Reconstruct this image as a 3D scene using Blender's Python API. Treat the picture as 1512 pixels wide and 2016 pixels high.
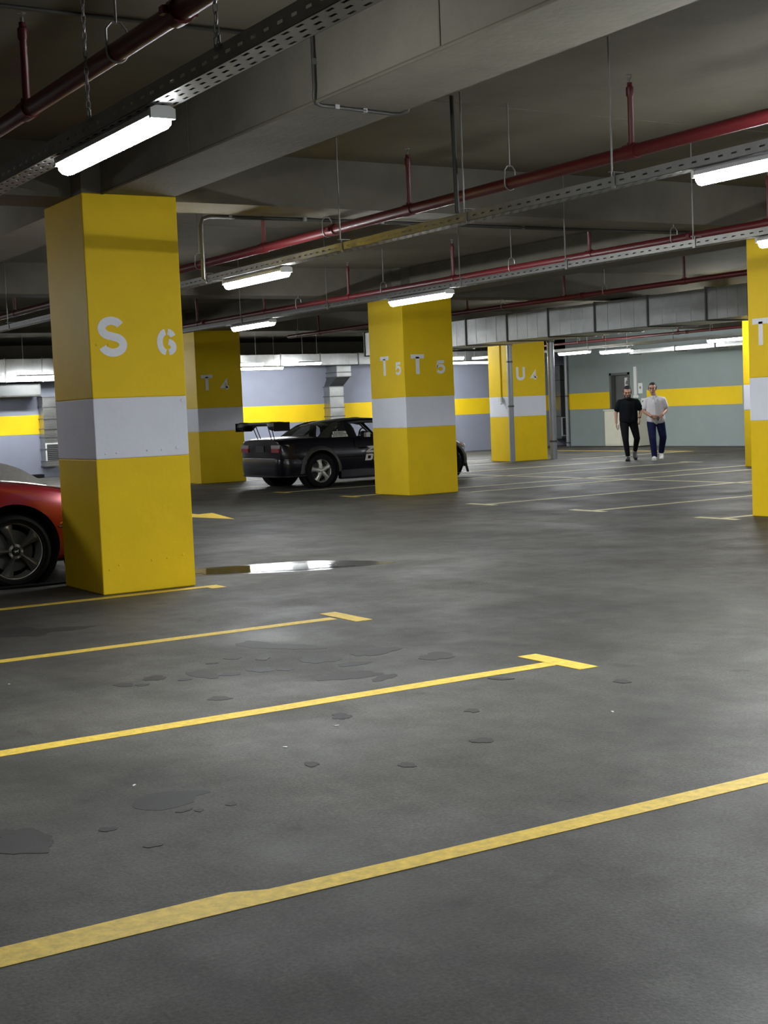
import bpy, bmesh, math, random
import numpy as np
from mathutils import Vector, Matrix
random.seed(7)
scene = bpy.context.scene
COL = scene.collection
for o in list(bpy.data.objects): bpy.data.objects.remove(o)

# ------------------------------------------------------------------ camera
cam_d = bpy.data.cameras.new('camera'); cam = bpy.data.objects.new('camera', cam_d); COL.objects.link(cam)
cam_d.sensor_fit = 'VERTICAL'; cam_d.sensor_height = 36.0; cam_d.lens = 36.0 * 2795.0 / 2016.0
cam_d.clip_start = 0.05; cam_d.clip_end = 200
yaw, pit, rol = (math.radians(a) for a in (58.542, 4.1256, -2.4071))
fw = Vector((math.cos(yaw)*math.cos(pit), math.sin(yaw)*math.cos(pit), -math.sin(pit)))
rt = Vector((math.sin(yaw), -math.cos(yaw), 0)); up = rt.cross(fw)
r2 = rt*math.cos(rol) + up*math.sin(rol); u2 = up*math.cos(rol) - rt*math.sin(rol)
M4 = Matrix((r2, u2, -fw)).transposed().to_4x4(); M4.translation = (0, 0, 1.33)
cam.matrix_world = M4
scene.camera = cam

# ------------------------------------------------------------------ world, exposure
w = bpy.data.worlds.new('world'); scene.world = w; w.use_nodes = True
w.node_tree.nodes['Background'].inputs[0].default_value = (0.9, 0.95, 1.0, 1)
w.node_tree.nodes['Background'].inputs[1].default_value = 0.0
vs = scene.view_settings
vs.view_transform = 'Standard'; vs.look = 'None'; vs.gamma = 1.0; vs.use_curve_mapping = False
vs.exposure = 2.75
LAMP = 24.0          # emission strength of the lit strip lamps

# ------------------------------------------------------------------ materials
MATS = {}
def mat(name, col, rough=0.6, metal=0.0, noise=None, bump=None, emit=None, alpha=None, coat=0.0, trans=0.0, spec=0.5):
    """noise = (scale, amount, detail) value variation; bump = (scale, strength, distance)"""
    m = bpy.data.materials.new(name); m.use_nodes = True; MATS[name] = m
    nt = m.node_tree; b = nt.nodes['Principled BSDF']
    b.inputs['Base Color'].default_value = (*col, 1); b.inputs['Roughness'].default_value = rough
    b.inputs['Metallic'].default_value = metal; b.inputs['Coat Weight'].default_value = coat
    b.inputs['Specular IOR Level'].default_value = spec
    if trans: b.inputs['Transmission Weight'].default_value = trans
    if alpha is not None: b.inputs['Alpha'].default_value = alpha
    if emit:
        b.inputs['Emission Color'].default_value = (*emit[0], 1); b.inputs['Emission Strength'].default_value = emit[1]
    tc = nt.nodes.new('ShaderNodeTexCoord')
    if noise:
        n = nt.nodes.new('ShaderNodeTexNoise'); n.inputs['Scale'].default_value = noise[0]; n.inputs['Detail'].default_value = noise[2] if len(noise) > 2 else 6
        n.inputs['Roughness'].default_value = 0.65
        nt.links.new(tc.outputs['Object'], n.inputs['Vector'])
        r = nt.nodes.new('ShaderNodeMapRange'); r.inputs['From Min'].default_value = 0.25; r.inputs['From Max'].default_value = 0.75
        r.inputs['To Min'].default_value = 1 - noise[1]; r.inputs['To Max'].default_value = 1 + noise[1]
        nt.links.new(n.outputs['Fac'], r.inputs['Value'])
        mx = nt.nodes.new('ShaderNodeVectorMath'); mx.operation = 'SCALE'; mx.inputs[0].default_value = col
        nt.links.new(r.outputs['Result'], mx.inputs['Scale']); nt.links.new(mx.outputs[0], b.inputs['Base Color'])
    if bump:
        n2 = nt.nodes.new('ShaderNodeTexNoise'); n2.inputs['Scale'].default_value = bump[0]; n2.inputs['Detail'].default_value = 5
        nt.links.new(tc.outputs['Object'], n2.inputs['Vector'])
        bp = nt.nodes.new('ShaderNodeBump'); bp.inputs['Strength'].default_value = bump[1]; bp.inputs['Distance'].default_value = bump[2]
        nt.links.new(n2.outputs['Fac'], bp.inputs['Height']); nt.links.new(bp.outputs['Normal'], b.inputs['Normal'])
    return m

def floor_material():
    m = mat('floor_concrete', (0.1, 0.1, 0.095), 0.5, spec=0.22)
    nt = m.node_tree; b = nt.nodes['Principled BSDF']; L = nt.links.new
    tc = nt.nodes.new('ShaderNodeTexCoord')
    def noise(scale, detail, rough=0.6, dist=0.0, vec=None):
        n = nt.nodes.new('ShaderNodeTexNoise'); n.inputs['Scale'].default_value = scale; n.inputs['Detail'].default_value = detail
        n.inputs['Roughness'].default_value = rough; n.inputs['Distortion'].default_value = dist
        L(vec or tc.outputs['Object'], n.inputs['Vector']); return n.outputs['Fac']
    def ramp(v, a, bb, lo, hi):
        r = nt.nodes.new('ShaderNodeMapRange'); r.interpolation_type = 'SMOOTHSTEP'
        r.inputs['From Min'].default_value = a; r.inputs['From Max'].default_value = bb
        r.inputs['To Min'].default_value = lo; r.inputs['To Max'].default_value = hi
        L(v, r.inputs['Value']); return r.outputs['Result']
    def mul(a, c):
        k = nt.nodes.new('ShaderNodeMath'); k.operation = 'MULTIPLY'; L(a, k.inputs[0]); L(c, k.inputs[1]); return k.outputs[0]
    mp = nt.nodes.new('ShaderNodeMapping'); mp.inputs['Scale'].default_value = (2.4, 0.5, 1); mp.inputs['Rotation'].default_value = (0, 0, 0.5)
    L(tc.outputs['Object'], mp.inputs['Vector'])
    big = ramp(noise(0.55, 5, 0.6, 0.6), 0.3, 0.72, 0.70, 1.28)
    streak = ramp(noise(0.9, 7, 0.7, 0.4, mp.outputs['Vector']), 0.3, 0.7, 0.82, 1.16)
    fine = ramp(noise(75, 8, 0.8), 0.3, 0.7, 0.55, 1.5)
    mid = ramp(noise(6, 6, 0.65), 0.3, 0.7, 0.88, 1.12)
    spots = ramp(noise(3.1, 3, 0.5, 0.3), 0.66, 0.72, 1.0, 0.72)
    v = mul(mul(mul(big, streak), mul(fine, mid)), spots)
    mix = nt.nodes.new('ShaderNodeMix'); mix.data_type = 'RGBA'
    L(noise(0.8, 3), mix.inputs[0])
    mix.inputs[6].default_value = (0.079, 0.074, 0.062, 1); mix.inputs[7].default_value = (0.064, 0.0635, 0.059, 1)
    sc = nt.nodes.new('ShaderNodeVectorMath'); sc.operation = 'SCALE'; L(mix.outputs[2], sc.inputs[0]); L(v, sc.inputs['Scale'])
    L(sc.outputs[0], b.inputs['Base Color'])
    L(ramp(noise(1.1, 6, 0.65), 0.3, 0.7, 0.48, 0.70), b.inputs['Roughness'])
    bp = nt.nodes.new('ShaderNodeBump'); bp.inputs['Strength'].default_value = 0.25; bp.inputs['Distance'].default_value = 0.004
    L(noise(90, 4), bp.inputs['Height']); L(bp.outputs['Normal'], b.inputs['Normal'])
    return m
floor_material()
mat('slab_concrete', (0.155, 0.143, 0.109), 0.85, noise=(1.2, 0.16, 8), bump=(14, 0.25, 0.01), spec=0.15)
mat('beam_concrete', (0.168, 0.157, 0.124), 0.82, noise=(1.8, 0.18, 8), bump=(22, 0.35, 0.01), spec=0.15)
mat('yellow_paint', (0.86, 0.59, 0.014), 0.5, noise=(2.5, 0.06), bump=(16, 0.35, 0.006), spec=0.15)
mat('white_paint', (0.76, 0.78, 0.86), 0.5, noise=(3, 0.04), bump=(16, 0.35, 0.006), spec=0.15)
mat('letter_paint', (0.84, 0.85, 0.90), 0.5, noise=(30, 0.05), spec=0.15)
mat('wall_blue_grey', (0.25, 0.265, 0.325), 0.7, noise=(1.5, 0.06), bump=(30, 0.15, 0.004), spec=0.15)  # both wall greys are one paint, tinted by the light on each wall
mat('wall_green_grey', (0.265, 0.31, 0.30), 0.7, noise=(1.5, 0.06), bump=(30, 0.15, 0.004), spec=0.15)
mat('wall_yellow', (0.80, 0.55, 0.014), 0.6, noise=(2, 0.05), spec=0.15)
mat('line_yellow', (0.72, 0.50, 0.06), 0.6, noise=(26, 0.30, 8), bump=(80, 0.3, 0.003))
mat('line_pale', (0.62, 0.58, 0.30), 0.55, noise=(9, 0.22, 8))
mat('galvanized', (0.30, 0.30, 0.29), 0.45, 0.7, noise=(5, 0.16, 6), bump=(40, 0.05, 0.003))
mat('duct_metal', (0.38, 0.39, 0.385), 0.34, 0.85, noise=(2.2, 0.2, 4), bump=(3, 0.15, 0.02))
mat('duct_seam', (0.16, 0.16, 0.16), 0.5, 0.6)
mat('dark_steel', (0.08, 0.08, 0.075), 0.5, 0.6)
mat('conduit_grey', (0.055, 0.054, 0.048), 0.5, 0.2)
mat('red_pipe', (0.095, 0.008, 0.010), 0.40, noise=(5, 0.15))
mat('lamp_housing', (0.55, 0.55, 0.56), 0.4, 0.2)
mat('lamp_glow', (0.9, 0.9, 0.9), 0.4, emit=((0.94, 0.975, 1.0), LAMP))
mat('oil', (0.013, 0.013, 0.014), 0.55, noise=(7, 0.3, 6), bump=(80, 0.15, 0.003), spec=0.3)
mat('oil_faded', (0.031, 0.030, 0.027), 0.6, noise=(5, 0.3, 6), bump=(90, 0.2, 0.003), spec=0.3)
mat('water', (0.03, 0.03, 0.03), 0.03)
mat('damp', (0.07, 0.07, 0.07), 0.16, noise=(6, 0.3))
mat('car_black', (0.006, 0.005, 0.010), 0.25, 0.0, noise=(6, 0.3), coat=0.2, spec=0.35)
mat('car_dusty', (0.024, 0.023, 0.019), 0.5, noise=(5, 0.3))
mat('trim_black', (0.005, 0.005, 0.006), 0.5, spec=0.25)
mat('rubber', (0.005, 0.005, 0.005), 0.8, noise=(20, 0.2), spec=0.2)
mat('alloy', (0.55, 0.55, 0.50), 0.38, 0.55, noise=(12, 0.15))
mat('alloy_dark', (0.22, 0.215, 0.195), 0.3, 0.6)
mat('trim_dull', (0.005, 0.005, 0.005), 0.9)
mat('chrome', (0.75, 0.74, 0.68), 0.25, 0.5)
mat('car_red', (0.30, 0.008, 0.018), 0.25, 0.25, coat=1.0)
mat('glass_tint', (0.035, 0.04, 0.038), 0.05, alpha=0.55)
mat('glass_clear', (0.20, 0.24, 0.22), 0.04, alpha=0.28)
mat('tail_red', (0.38, 0.012, 0.012), 0.2, coat=0.6)
mat('tail_clear', (0.50, 0.44, 0.40), 0.2, coat=0.5)
mat('lens_white', (0.8, 0.82, 0.82), 0.15, coat=0.6)
mat('lens_orange', (0.75, 0.24, 0.06), 0.2, coat=0.5)
mat('decal_white', (0.72, 0.72, 0.68), 0.5)
mat('decal_grey', (0.16, 0.16, 0.15), 0.6)
mat('cover_cloth', (0.20, 0.195, 0.18), 0.9, noise=(30, 0.15), bump=(8, 0.5, 0.02))
mat('cream', (0.62, 0.61, 0.50), 0.5, noise=(3, 0.05))
mat('white_plastic', (0.68, 0.70, 0.68), 0.4)
mat('door_grey', (0.10, 0.105, 0.10), 0.5, noise=(4, 0.1))
mat('pole_grey', (0.27, 0.28, 0.30), 0.35, 0.2)
mat('skin', (0.44, 0.24, 0.165), 0.5, noise=(30, 0.06))
mat('hair', (0.010, 0.009, 0.008), 0.6)
mat('beard', (0.045, 0.028, 0.022), 0.7)
mat('lips', (0.30, 0.11, 0.09), 0.5)
mat('eye', (0.05, 0.04, 0.035), 0.3)
mat('shirt_black', (0.006, 0.008, 0.010), 0.85, bump=(18, 0.4, 0.015), spec=0.1)
mat('shirt_white', (0.62, 0.60, 0.63), 0.85, bump=(18, 0.4, 0.015))
mat('trousers_black', (0.010, 0.010, 0.012), 0.8, bump=(15, 0.4, 0.015), spec=0.1)
mat('jeans', (0.014, 0.018, 0.062), 0.8, noise=(12, 0.25), bump=(15, 0.4, 0.015), spec=0.1)
mat('shoe_black', (0.015, 0.015, 0.016), 0.4)
mat('shoe_white', (0.78, 0.78, 0.76), 0.5)
mat('grille_dark', (0.05, 0.055, 0.06), 0.6)

# ------------------------------------------------------------------ mesh helpers
class MB:
    def __init__(s): s.v = []; s.f = []
    def add(s, v, f):
        n = len(s.v); s.v += [tuple(p) for p in v]; s.f += [tuple(i+n for i in q) for q in f]; return s
    def box(s, a, b):
        x0, y0, z0 = a; x1, y1, z1 = b
        return s.add([(x0,y0,z0),(x1,y0,z0),(x1,y1,z0),(x0,y1,z0),(x0,y0,z1),(x1,y0,z1),(x1,y1,z1),(x0,y1,z1)],
                     [(0,3,2,1),(4,5,6,7),(0,1,5,4),(1,2,6,5),(2,3,7,6),(3,0,4,7)])
    def tube(s, pts, r, n=10, cap=True, taper=None):
        pts = [Vector(p) for p in pts]; k = len(pts); V = []; F = []
        prev = None
        for i, p in enumerate(pts):
            t = (pts[min(i+1, k-1)] - pts[max(i-1, 0)]).normalized()
            if prev is None:
                a = Vector((0, 0, 1)) if abs(t.z) < 0.9 else Vector((1, 0, 0)); u = t.cross(a).normalized()
            else: u = (prev - t*prev.dot(t)).normalized()
            prev = u; wv = t.cross(u); rr = taper[i] if taper else r
            for j in range(n):
                a = 2*math.pi*j/n; V.append(p + (u*math.cos(a) + wv*math.sin(a))*rr)
        for i in range(k-1):
            for j in range(n): F.append((i*n+j, i*n+(j+1) % n, (i+1)*n+(j+1) % n, (i+1)*n+j))
        if cap: F.append(tuple(range(n-1, -1, -1))); F.append(tuple(range((k-1)*n, k*n)))
        return s.add(V, F)
    def prism(s, poly, fn0, fn1):
        """poly: list of 2D points; fn0/fn1 map them to the two faces"""
        n = len(poly); V = [fn0(*p) for p in poly] + [fn1(*p) for p in poly]
        F = [tuple(range(n-1, -1, -1)), tuple(range(n, 2*n))] + [(i, (i+1) % n, n+(i+1) % n, n+i) for i in range(n)]
        return s.add(V, F)
    def lathe(s, prof, c, n=32, closed=False):
        """profile of (r, y) around the y axis through c"""
        k = len(prof); V = []; F = []
        for j in range(n):
            a = 2*math.pi*j/n
            for r, y in prof: V.append((c[0] + r*math.cos(a), c[1] + y, c[2] + r*math.sin(a)))
        m = k if closed else k-1
        for j in range(n):
            for i in range(m):
                i2 = (i+1) % k; j2 = (j+1) % n
                F.append((j*k+i, j*k+i2, j2*k+i2, j2*k+i))
        return s.add(V, F)
    def grid(s, rows, closed=False):
        n = len(rows[0]); V = [p for r in rows for p in r]; F = []
        for i in range(len(rows)-1):
            for j in range(n if closed else n-1): F.append((i*n+j, i*n+(j+1) % n, (i+1)*n+(j+1) % n, (i+1)*n+j))
        return s.add(V, F)
    def ell(s, c, r, nu=14, nv=10, rot=None):
        V = []; F = []
        for i in range(nv+1):
            th = math.pi*i/nv
            for j in range(nu):
                ph = 2*math.pi*j/nu
                p = Vector((r[0]*math.sin(th)*math.cos(ph), r[1]*math.sin(th)*math.sin(ph), r[2]*math.cos(th)))
                if rot: p = rot @ p
                V.append(Vector(c)+p)
        for i in range(nv):
            for j in range(nu): F.append((i*nu+j, (i+1)*nu+j, (i+1)*nu+(j+1) % nu, i*nu+(j+1) % nu))
        return s.add(V, F)
    def caps(s, a, b, ra, rb, flat=1.0, n=12):
        """tapered capsule for bodies"""
        a = Vector(a); b = Vector(b); pts = []; rr = []
        d = (b-a).normalized()
        for k in range(5):
            t = math.pi/2*(1-k/4.0); pts.append(a - d*ra*math.sin(t)*0.999); rr.append(max(ra*math.cos(t), ra*0.05))
        for k in range(1, 5):
            t = k/5.0; pts.append(a.lerp(b, t)); rr.append(ra+(rb-ra)*t)
        for k in range(5):
            t = math.pi/2*(k/4.0); pts.append(b + d*rb*math.sin(t)*0.999); rr.append(max(rb*math.cos(t), rb*0.05))
        return s.tube(pts, 1, n, True, rr)
    def build(s, name, m, parent=None, smooth=None, kind=None, bevel=None):
        me = bpy.data.meshes.new(name); me.from_pydata(s.v, [], s.f); me.update()
        bm = bmesh.new(); bm.from_mesh(me)
        bmesh.ops.recalc_face_normals(bm, faces=bm.faces)
        bm.to_mesh(me); bm.free()
        return link(name, me, m, parent, smooth, kind, bevel)
def link(name, me, m, parent=None, smooth=None, kind=None, bevel=None):
    o = bpy.data.objects.new(name, me); COL.objects.link(o)
    if m and not me.materials: me.materials.append(MATS[m] if isinstance(m, str) else m)
    if smooth is not None:
        me.polygons.foreach_set('use_smooth', [True]*len(me.polygons)); me.set_sharp_from_angle(angle=math.radians(smooth))
    if parent: o.parent = parent
    if kind: o['kind'] = kind
    if bevel:
        b = o.modifiers.new('bevel', 'BEVEL'); b.width = bevel; b.segments = 2; b.limit_method = 'ANGLE'
    return o
def box(name, a, b, m, parent=None, kind=None, bevel=None): return MB().box(a, b).build(name, m, parent, None, kind, bevel)
def tag(o, label, cat, group=None):
    o['label'] = label; o['category'] = cat
    if group: o['group'] = group
    return o
def thing(name, label, cat, loc=(0, 0, 0), rz=0.0, group=None):
    o = bpy.data.objects.new(name, None); COL.objects.link(o); o.empty_display_size = 0.2
    o.location = loc; o.rotation_euler = (0, 0, rz); return tag(o, label, cat, group)
def struct(o): o['kind'] = 'structure'; return o
def baked(o, name, m, parent=None, smooth=None):
    """replace a temporary object by its evaluated mesh"""
    dg = bpy.context.evaluated_depsgraph_get(); dg.update()
    me = bpy.data.meshes.new_from_object(o.evaluated_get(dg)); me.name = name
    old = o.data; bpy.data.objects.remove(o); bpy.data.meshes.remove(old)
    return link(name, me, m, parent, smooth)
def voxel(mb, name, m, parent, size=0.012, it=4, fac=0.5):
    me = bpy.data.meshes.new('tmp'); me.from_pydata(mb.v, [], mb.f); me.update()
    bm = bmesh.new(); bm.from_mesh(me); bmesh.ops.recalc_face_normals(bm, faces=bm.faces); bm.to_mesh(me); bm.free()
    o = bpy.data.objects.new('tmp', me); COL.objects.link(o)
    r = o.modifiers.new('r', 'REMESH'); r.mode = 'VOXEL'; r.voxel_size = size
    if it:
        k = o.modifiers.new('s', 'SMOOTH'); k.iterations = it; k.factor = fac
    return baked(o, name, m, parent, 80)
def crom(P, n):
    """Catmull-Rom densify a list of equal-length tuples, n steps per span"""
    P = [np.array(p, float) for p in P]; out = []
    for i in range(len(P)-1):
        p0 = P[max(i-1, 0)]; p1 = P[i]; p2 = P[i+1]; p3 = P[min(i+2, len(P)-1)]
        for k in range(n):
            t = k/n
            out.append(0.5*(2*p1 + (p2-p0)*t + (2*p0-5*p1+4*p2-p3)*t*t + (3*p1-p0-3*p2+p3)*t**3))
    out.append(P[-1]); return out

# ------------------------------------------------------------------ stroke lettering
def arc(cx, cy, rx, ry, a0, a1, n=12):
    return [(cx+rx*math.cos(math.radians(a0+(a1-a0)*i/n)), cy+ry*math.sin(math.radians(a0+(a1-a0)*i/n))) for i in range(n+1)]
GL = {  # strokes in a box 0..w by 0..1, with (strokes, width)
 'T': ([[(0, .92), (.62, .92)], [(.31, .9), (.31, 0)]], .62),
 'U': ([[(.08, 1), (.08, .34)] + arc(.31, .33, .23, .25, 180, 360)[1:] + [(.54, 1)]], .62),
 'S': ([arc(.36, .72, .27, .20, 25, 180, 12) + arc(.36, .72, .27, .20, 190, 245, 4) + arc(.38, .29, .29, .205, 65, 0, 5) + arc(.38, .29, .29, .205, -8, -165, 12)], .74),
 '5': ([[(.62, .91), (.16, .91), (.11, .52)] + arc(.33, .36, .27, .275, 140, -150, 16)], .68),
 '4': ([[(.46, 0), (.46, .93), (.04, .27), (.66, .27)]], .68),
 '6': ([arc(.38, .5, .30, .42, 98, 262, 16), arc(.42, .62, .27, .30, 84, 22, 6), arc(.42, .295, .26, .215, 80, -80, 12)], .74),
}
def ribbon(mb, pts, wd, place, dep):
    k = len(pts); L_ = []; R_ = []
    P = [Vector(p) for p in pts]
    for i in range(k):
        if i == 0: d = (P[1]-P[0]).normalized(); mi = 1
        elif i == k-1: d = (P[-1]-P[-2]).normalized(); mi = 1
        else:
            a = (P[i]-P[i-1]).normalized(); b = (P[i+1]-P[i]).normalized(); d = (a+b)
            d = d.normalized() if d.length > 1e-6 else a; mi = min(1/max(abs(d.dot(a)), 0.35), 2.2)
        nrm = Vector((-d.y, d.x))*wd/2*mi; L_.append(P[i]+nrm); R_.append(P[i]-nrm)
    V = [place(p.x, p.y, 0) for p in L_] + [place(p.x, p.y, 0) for p in R_] + [place(p.x, p.y, dep) for p in L_] + [place(p.x, p.y, dep) for p in R_]
    F = []
    for i in range(k-1):
        F += [(2*k+i, 3*k+i, 3*k+i+1, 2*k+i+1), (i, i+1, 2*k+i+1, 2*k+i), (k+i, 3*k+i, 3*k+i+1, k+i+1)]
    F += [(0, 2*k, 3*k, k), (k-1, 2*k-1, 4*k-1, 3*k-1)]
    mb.add(V, F)
def glyph(name, ch, org, u, h, nrm, m, parent, wd=0.17, wscale=1.0, dep=0.002, vert=Vector((0, 0, 1))):
    org = Vector(org); u = Vector(u); nrm = Vector(nrm); mb = MB()
    for st in GL[ch][0]:
        ribbon(mb, [(x*wscale, y) for x, y in st], wd, lambda a, b, d: org + u*a*h + vert*b*h + nrm*(d+0.0005), dep)
    return mb.build(name, m, parent)
# ================================================================== the setting
X0, X1, Y0, Y1, ZS = -10.0, 27.25, -9.0, 34.6, 3.46
floor = struct(box('floor', (X0, Y0, -0.2), (30, 38.2, 0.0), 'floor_concrete'))
ceiling = struct(box('ceiling', (X0, Y0, ZS), (30, 38.2, ZS+0.25), 'slab_concrete'))
def wall(name, a, b, m): return struct(box(name, a, b, m))
wall_back = wall('wall_back', (X0, Y1, 0), (30, Y1+0.2, 2.95), 'wall_blue_grey')
wall_void = wall('wall_void', (X0, 38.0, 0), (30, 38.2, ZS), 'slab_concrete')
wall_right = struct(MB().box((X1, Y0, 0), (X1+0.25, 30.92, ZS)).box((X1, 31.70, 0), (X1+0.25, 33.70, ZS)).box((X1, 30.92, 2.06), (X1+0.25, 31.70, ZS)).build('wall_right', 'wall_green_grey'))
wall_left = wall('wall_left', (X0-0.2, Y0, 0), (X0, Y1, ZS), 'wall_blue_grey')
wall_front = wall('wall_front', (X0, Y0-0.2, 0), (30, Y0, ZS), 'wall_blue_grey')
wall_recess = struct(box('wall_recess', (29.0, 30.9, 0), (29.2, Y1, ZS), 'wall_green_grey'))
# yellow stripes as painted bands on the walls
box('stripe', (X0, Y1-0.004, 1.08), (29.0, Y1+0.01, 1.555), 'wall_yellow', wall_back)
box('stripe', (X1-0.004, Y0, 1.09), (X1+0.01, 30.16, 1.565), 'wall_yellow', wall_right)
box('stripe', (X1-0.004, 31.72, 1.09), (X1+0.01, 33.70, 1.565), 'wall_yellow', wall_right)
# corner strips at the recess and far right
struct(box('trim_1', (X1-0.03, 26.35, 0), (X1+0.02, 26.50, 2.6), 'wall_green_grey'))
# door in the right wall, set back in its opening
door = struct(box('door_1', (X1+0.12, 30.93, 0.01), (X1+0.16, 31.60, 2.03), 'door_grey'))
MB().tube([(X1+0.115, 31.00, 1.02), (X1+0.07, 31.00, 1.02), (X1+0.07, 31.12, 1.02)], 0.011, 8).build('door_handle', 'galvanized', door, 40)
struct(MB().box((X1-0.02, 31.64, 0), (X1+0.2, 31.72, 2.10)).box((X1-0.02, 30.86, 0), (X1+0.2, 30.93, 2.10)).box((X1-0.02, 30.86, 2.03), (X1+0.2, 31.72, 2.10)).build('trim_2', 'door_grey'))
# beams under the slab
for x0, x1 in ((-4.05, -3.45), (3.95, 4.55), (11.82, 12.42), (19.85, 20.5)):
    MB().box((x0, Y0, 3.05), (x1, 27.0, ZS)).build('beam', 'beam_concrete', ceiling)
for y0, y1 in ((2.55, 3.1), (10.6, 11.15), (18.55, 19.1), (26.45, 27.0)):
    for x0, x1 in ((X0, -4.05), (-3.45, 3.95), (4.55, 11.82), (12.42, 19.85), (20.5, X1)):
        MB().box((x0, y0, 3.05), (x1, y1, ZS)).build('beam', 'beam_concrete', ceiling)
# formwork joints: thin raised fins on the nearest beam and along its lower arrises
for y in (8.72, 5.75): box('formwork_joint', (3.944, y, 3.06), (3.951, y+0.012, ZS), 'slab_concrete', ceiling)
MB().tube([(3.955, 3.1, 3.052), (3.955, 10.6, 3.052)], 0.012, 6).build('beam_arris', 'slab_concrete', ceiling)
for y in (8.35, 14.6, 22.4): box('formwork_joint', (4.6, y, ZS-0.004), (11.8, y+0.012, ZS+0.001), 'beam_concrete', ceiling)

# ------------------------------------------------------------------ columns
def column(label, x0, x1, y0, y1, marks):
    t = thing('concrete_column', label, 'column', ((x0+x1)/2, (y0+y1)/2, 0))
    cx, cy = (x0+x1)/2, (y0+y1)/2; hx, hy = (x1-x0)/2, (y1-y0)/2
    box('lower_section', (-hx, -hy, 0), (hx, hy, 1.04), 'yellow_paint', t, bevel=0.008)
    box('white_band', (-hx, -hy, 1.04), (hx, hy, 1.505), 'white_paint', t, bevel=0.008)
    box('upper_section', (-hx, -hy, 1.505), (hx, hy, 3.05), 'yellow_paint', t, bevel=0.008)
    box('capital', (-hx+0.004, -hy+0.004, 3.05), (hx-0.004, hy-0.004, ZS), 'beam_concrete', t)
    for ch, face, pos, z, h, ws in marks:
        if face == 'y': glyph('painted_letter', ch, (pos-cx, -hy, z), (1, 0, 0), h, (0, -1, 0), 'letter_paint', t, 0.215 if ch != '6' else 0.25, ws)
        else: glyph('painted_letter', ch, (-hx, pos-cy, z), (0, -1, 0), h, (-1, 0, 0), 'letter_paint', t, 0.215 if ch != '6' else 0.25, ws)
    return t
S6 = column('large yellow column with white band painted S 6, nearest the camera', 3.79, 4.56, 10.36, 11.23,
       [('S', 'y', 3.865, 1.825, 0.29, 1.0), ('6', 'y', 4.345, 1.83, 0.19, 1.0)])
T5 = column('yellow column painted T 5 on two faces, in front of the black car', 11.65, 12.56, 18.28, 19.28,
       [('T', 'y', 11.775, 1.85, 0.29, 1.35), ('5', 'y', 12.235, 1.85, 0.195, 1.25), ('T', 'x', 18.965, 1.85, 0.29, 1.35), ('5', 'x', 18.53, 1.85, 0.19, 1.25)])
T4 = column('dim yellow column painted T 4, beside the big S 6 column', 11.72, 12.72, 26.1, 27.0,
       [('T', 'y', 11.825, 1.86, 0.30, 1.35), ('4', 'y', 12.26, 1.86, 0.21, 1.25)])
U4 = column('bright yellow column painted U 4 with grey pipes in front', 19.78, 20.80, 26.5, 27.35,
       [('U', 'y', 19.955, 1.88, 0.30, 1.35), ('4', 'y', 20.38, 1.88, 0.21, 1.3)])
T6 = column('yellow column painted with a T, cut off at the right edge', 11.52, 12.36, 10.22, 11.11,
       [('T', 'x', 11.045, 1.85, 0.28, 1.35)])
U5 = column('narrow sliver of yellow column behind the one at the right edge', 19.4, 20.3, 17.95, 18.86, [])
# patches and chips of thick paint on the nearest column
for (px, pz, r) in ((3.87,1.08,.010),(3.96,1.085,.011),(4.21,1.09,.012),(4.33,1.09,.010),(4.46,1.10,.018),(4.52,1.47,.016),(3.93,.22,.010),(4.2,.235,.010),(4.33,.24,.012),(4.46,.255,.014),(3.85,.19,.010),(3.845,1.91,.012),(3.94,1.905,.014)):
    MB().ell((px-4.175, 10.36-10.795, pz), (r, 0.005, r*0.8), 8, 6).build('paint_chip', 'yellow_paint' if pz < 1.04 or pz > 1.5 else 'white_paint', S6, 60)

# ------------------------------------------------------------------ floor markings (parts of the floor)
def strip(pts, name='parking_line', m='line_yellow', z=0.002):
    """flat paint from a closed outline of floor points"""
    MB().prism(pts, lambda x, y: (x, y, 0.0003), lambda x, y: (x, y, z)).build(name, m, floor)
def line_x(x0, x1, y, wd=0.10, m='line_yellow', z=0.002):
    n = max(2, int(abs(x1-x0)/0.25)); top = []; bot = []
    for i in range(n+1):
        x = x0+(x1-x0)*i/n; top.append((x, y+wd/2+random.uniform(-.003, .003))); bot.append((x, y-wd/2+random.uniform(-.003, .003)))
    strip(top + bot[::-1], 'parking_line', m, z)
def line_y(x, y0, y1, wd=0.10, m='line_yellow', z=0.003): strip([(x-wd/2, y0), (x+wd/2, y0), (x+wd/2, y1), (x-wd/2, y1)], 'parking_line', m, z)
strip([(-1.0, 3.41), (1.55, 3.425), (3.0, 3.415), (6.0, 3.40), (6.0, 3.50), (3.0, 3.505), (2.2, 3.51), (1.72, 3.52), (1.62, 3.565), (0.6, 3.55), (-1.0, 3.54)])
line_x(-1.5, 4.44, 5.69, 0.105); line_y(4.50, 5.46, 5.97, 0.12)
line_x(-1.5, 4.44, 7.94, 0.10); line_y(4.53, 7.70, 8.18, 0.12)
line_x(-1.5, 4.56, 10.20, 0.10); line_y(4.62, 10.05, 10.24, 0.12)
line_x(-1.5, 3.75, 13.5, 0.10); line_x(-1.5, 4.5, 15.7, 0.10); line_x(-1.5, 4.5, 18.0, 0.10)
for y in (11.16, 13.33, 15.55):
    line_x(11.14, 20.45, y, 0.10, 'line_pale'); line_y(11.09, y-0.26, y+0.36, 0.10, 'line_pale'); line_y(20.5, y-0.3, y+0.3, 0.10, 'line_pale')
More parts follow.
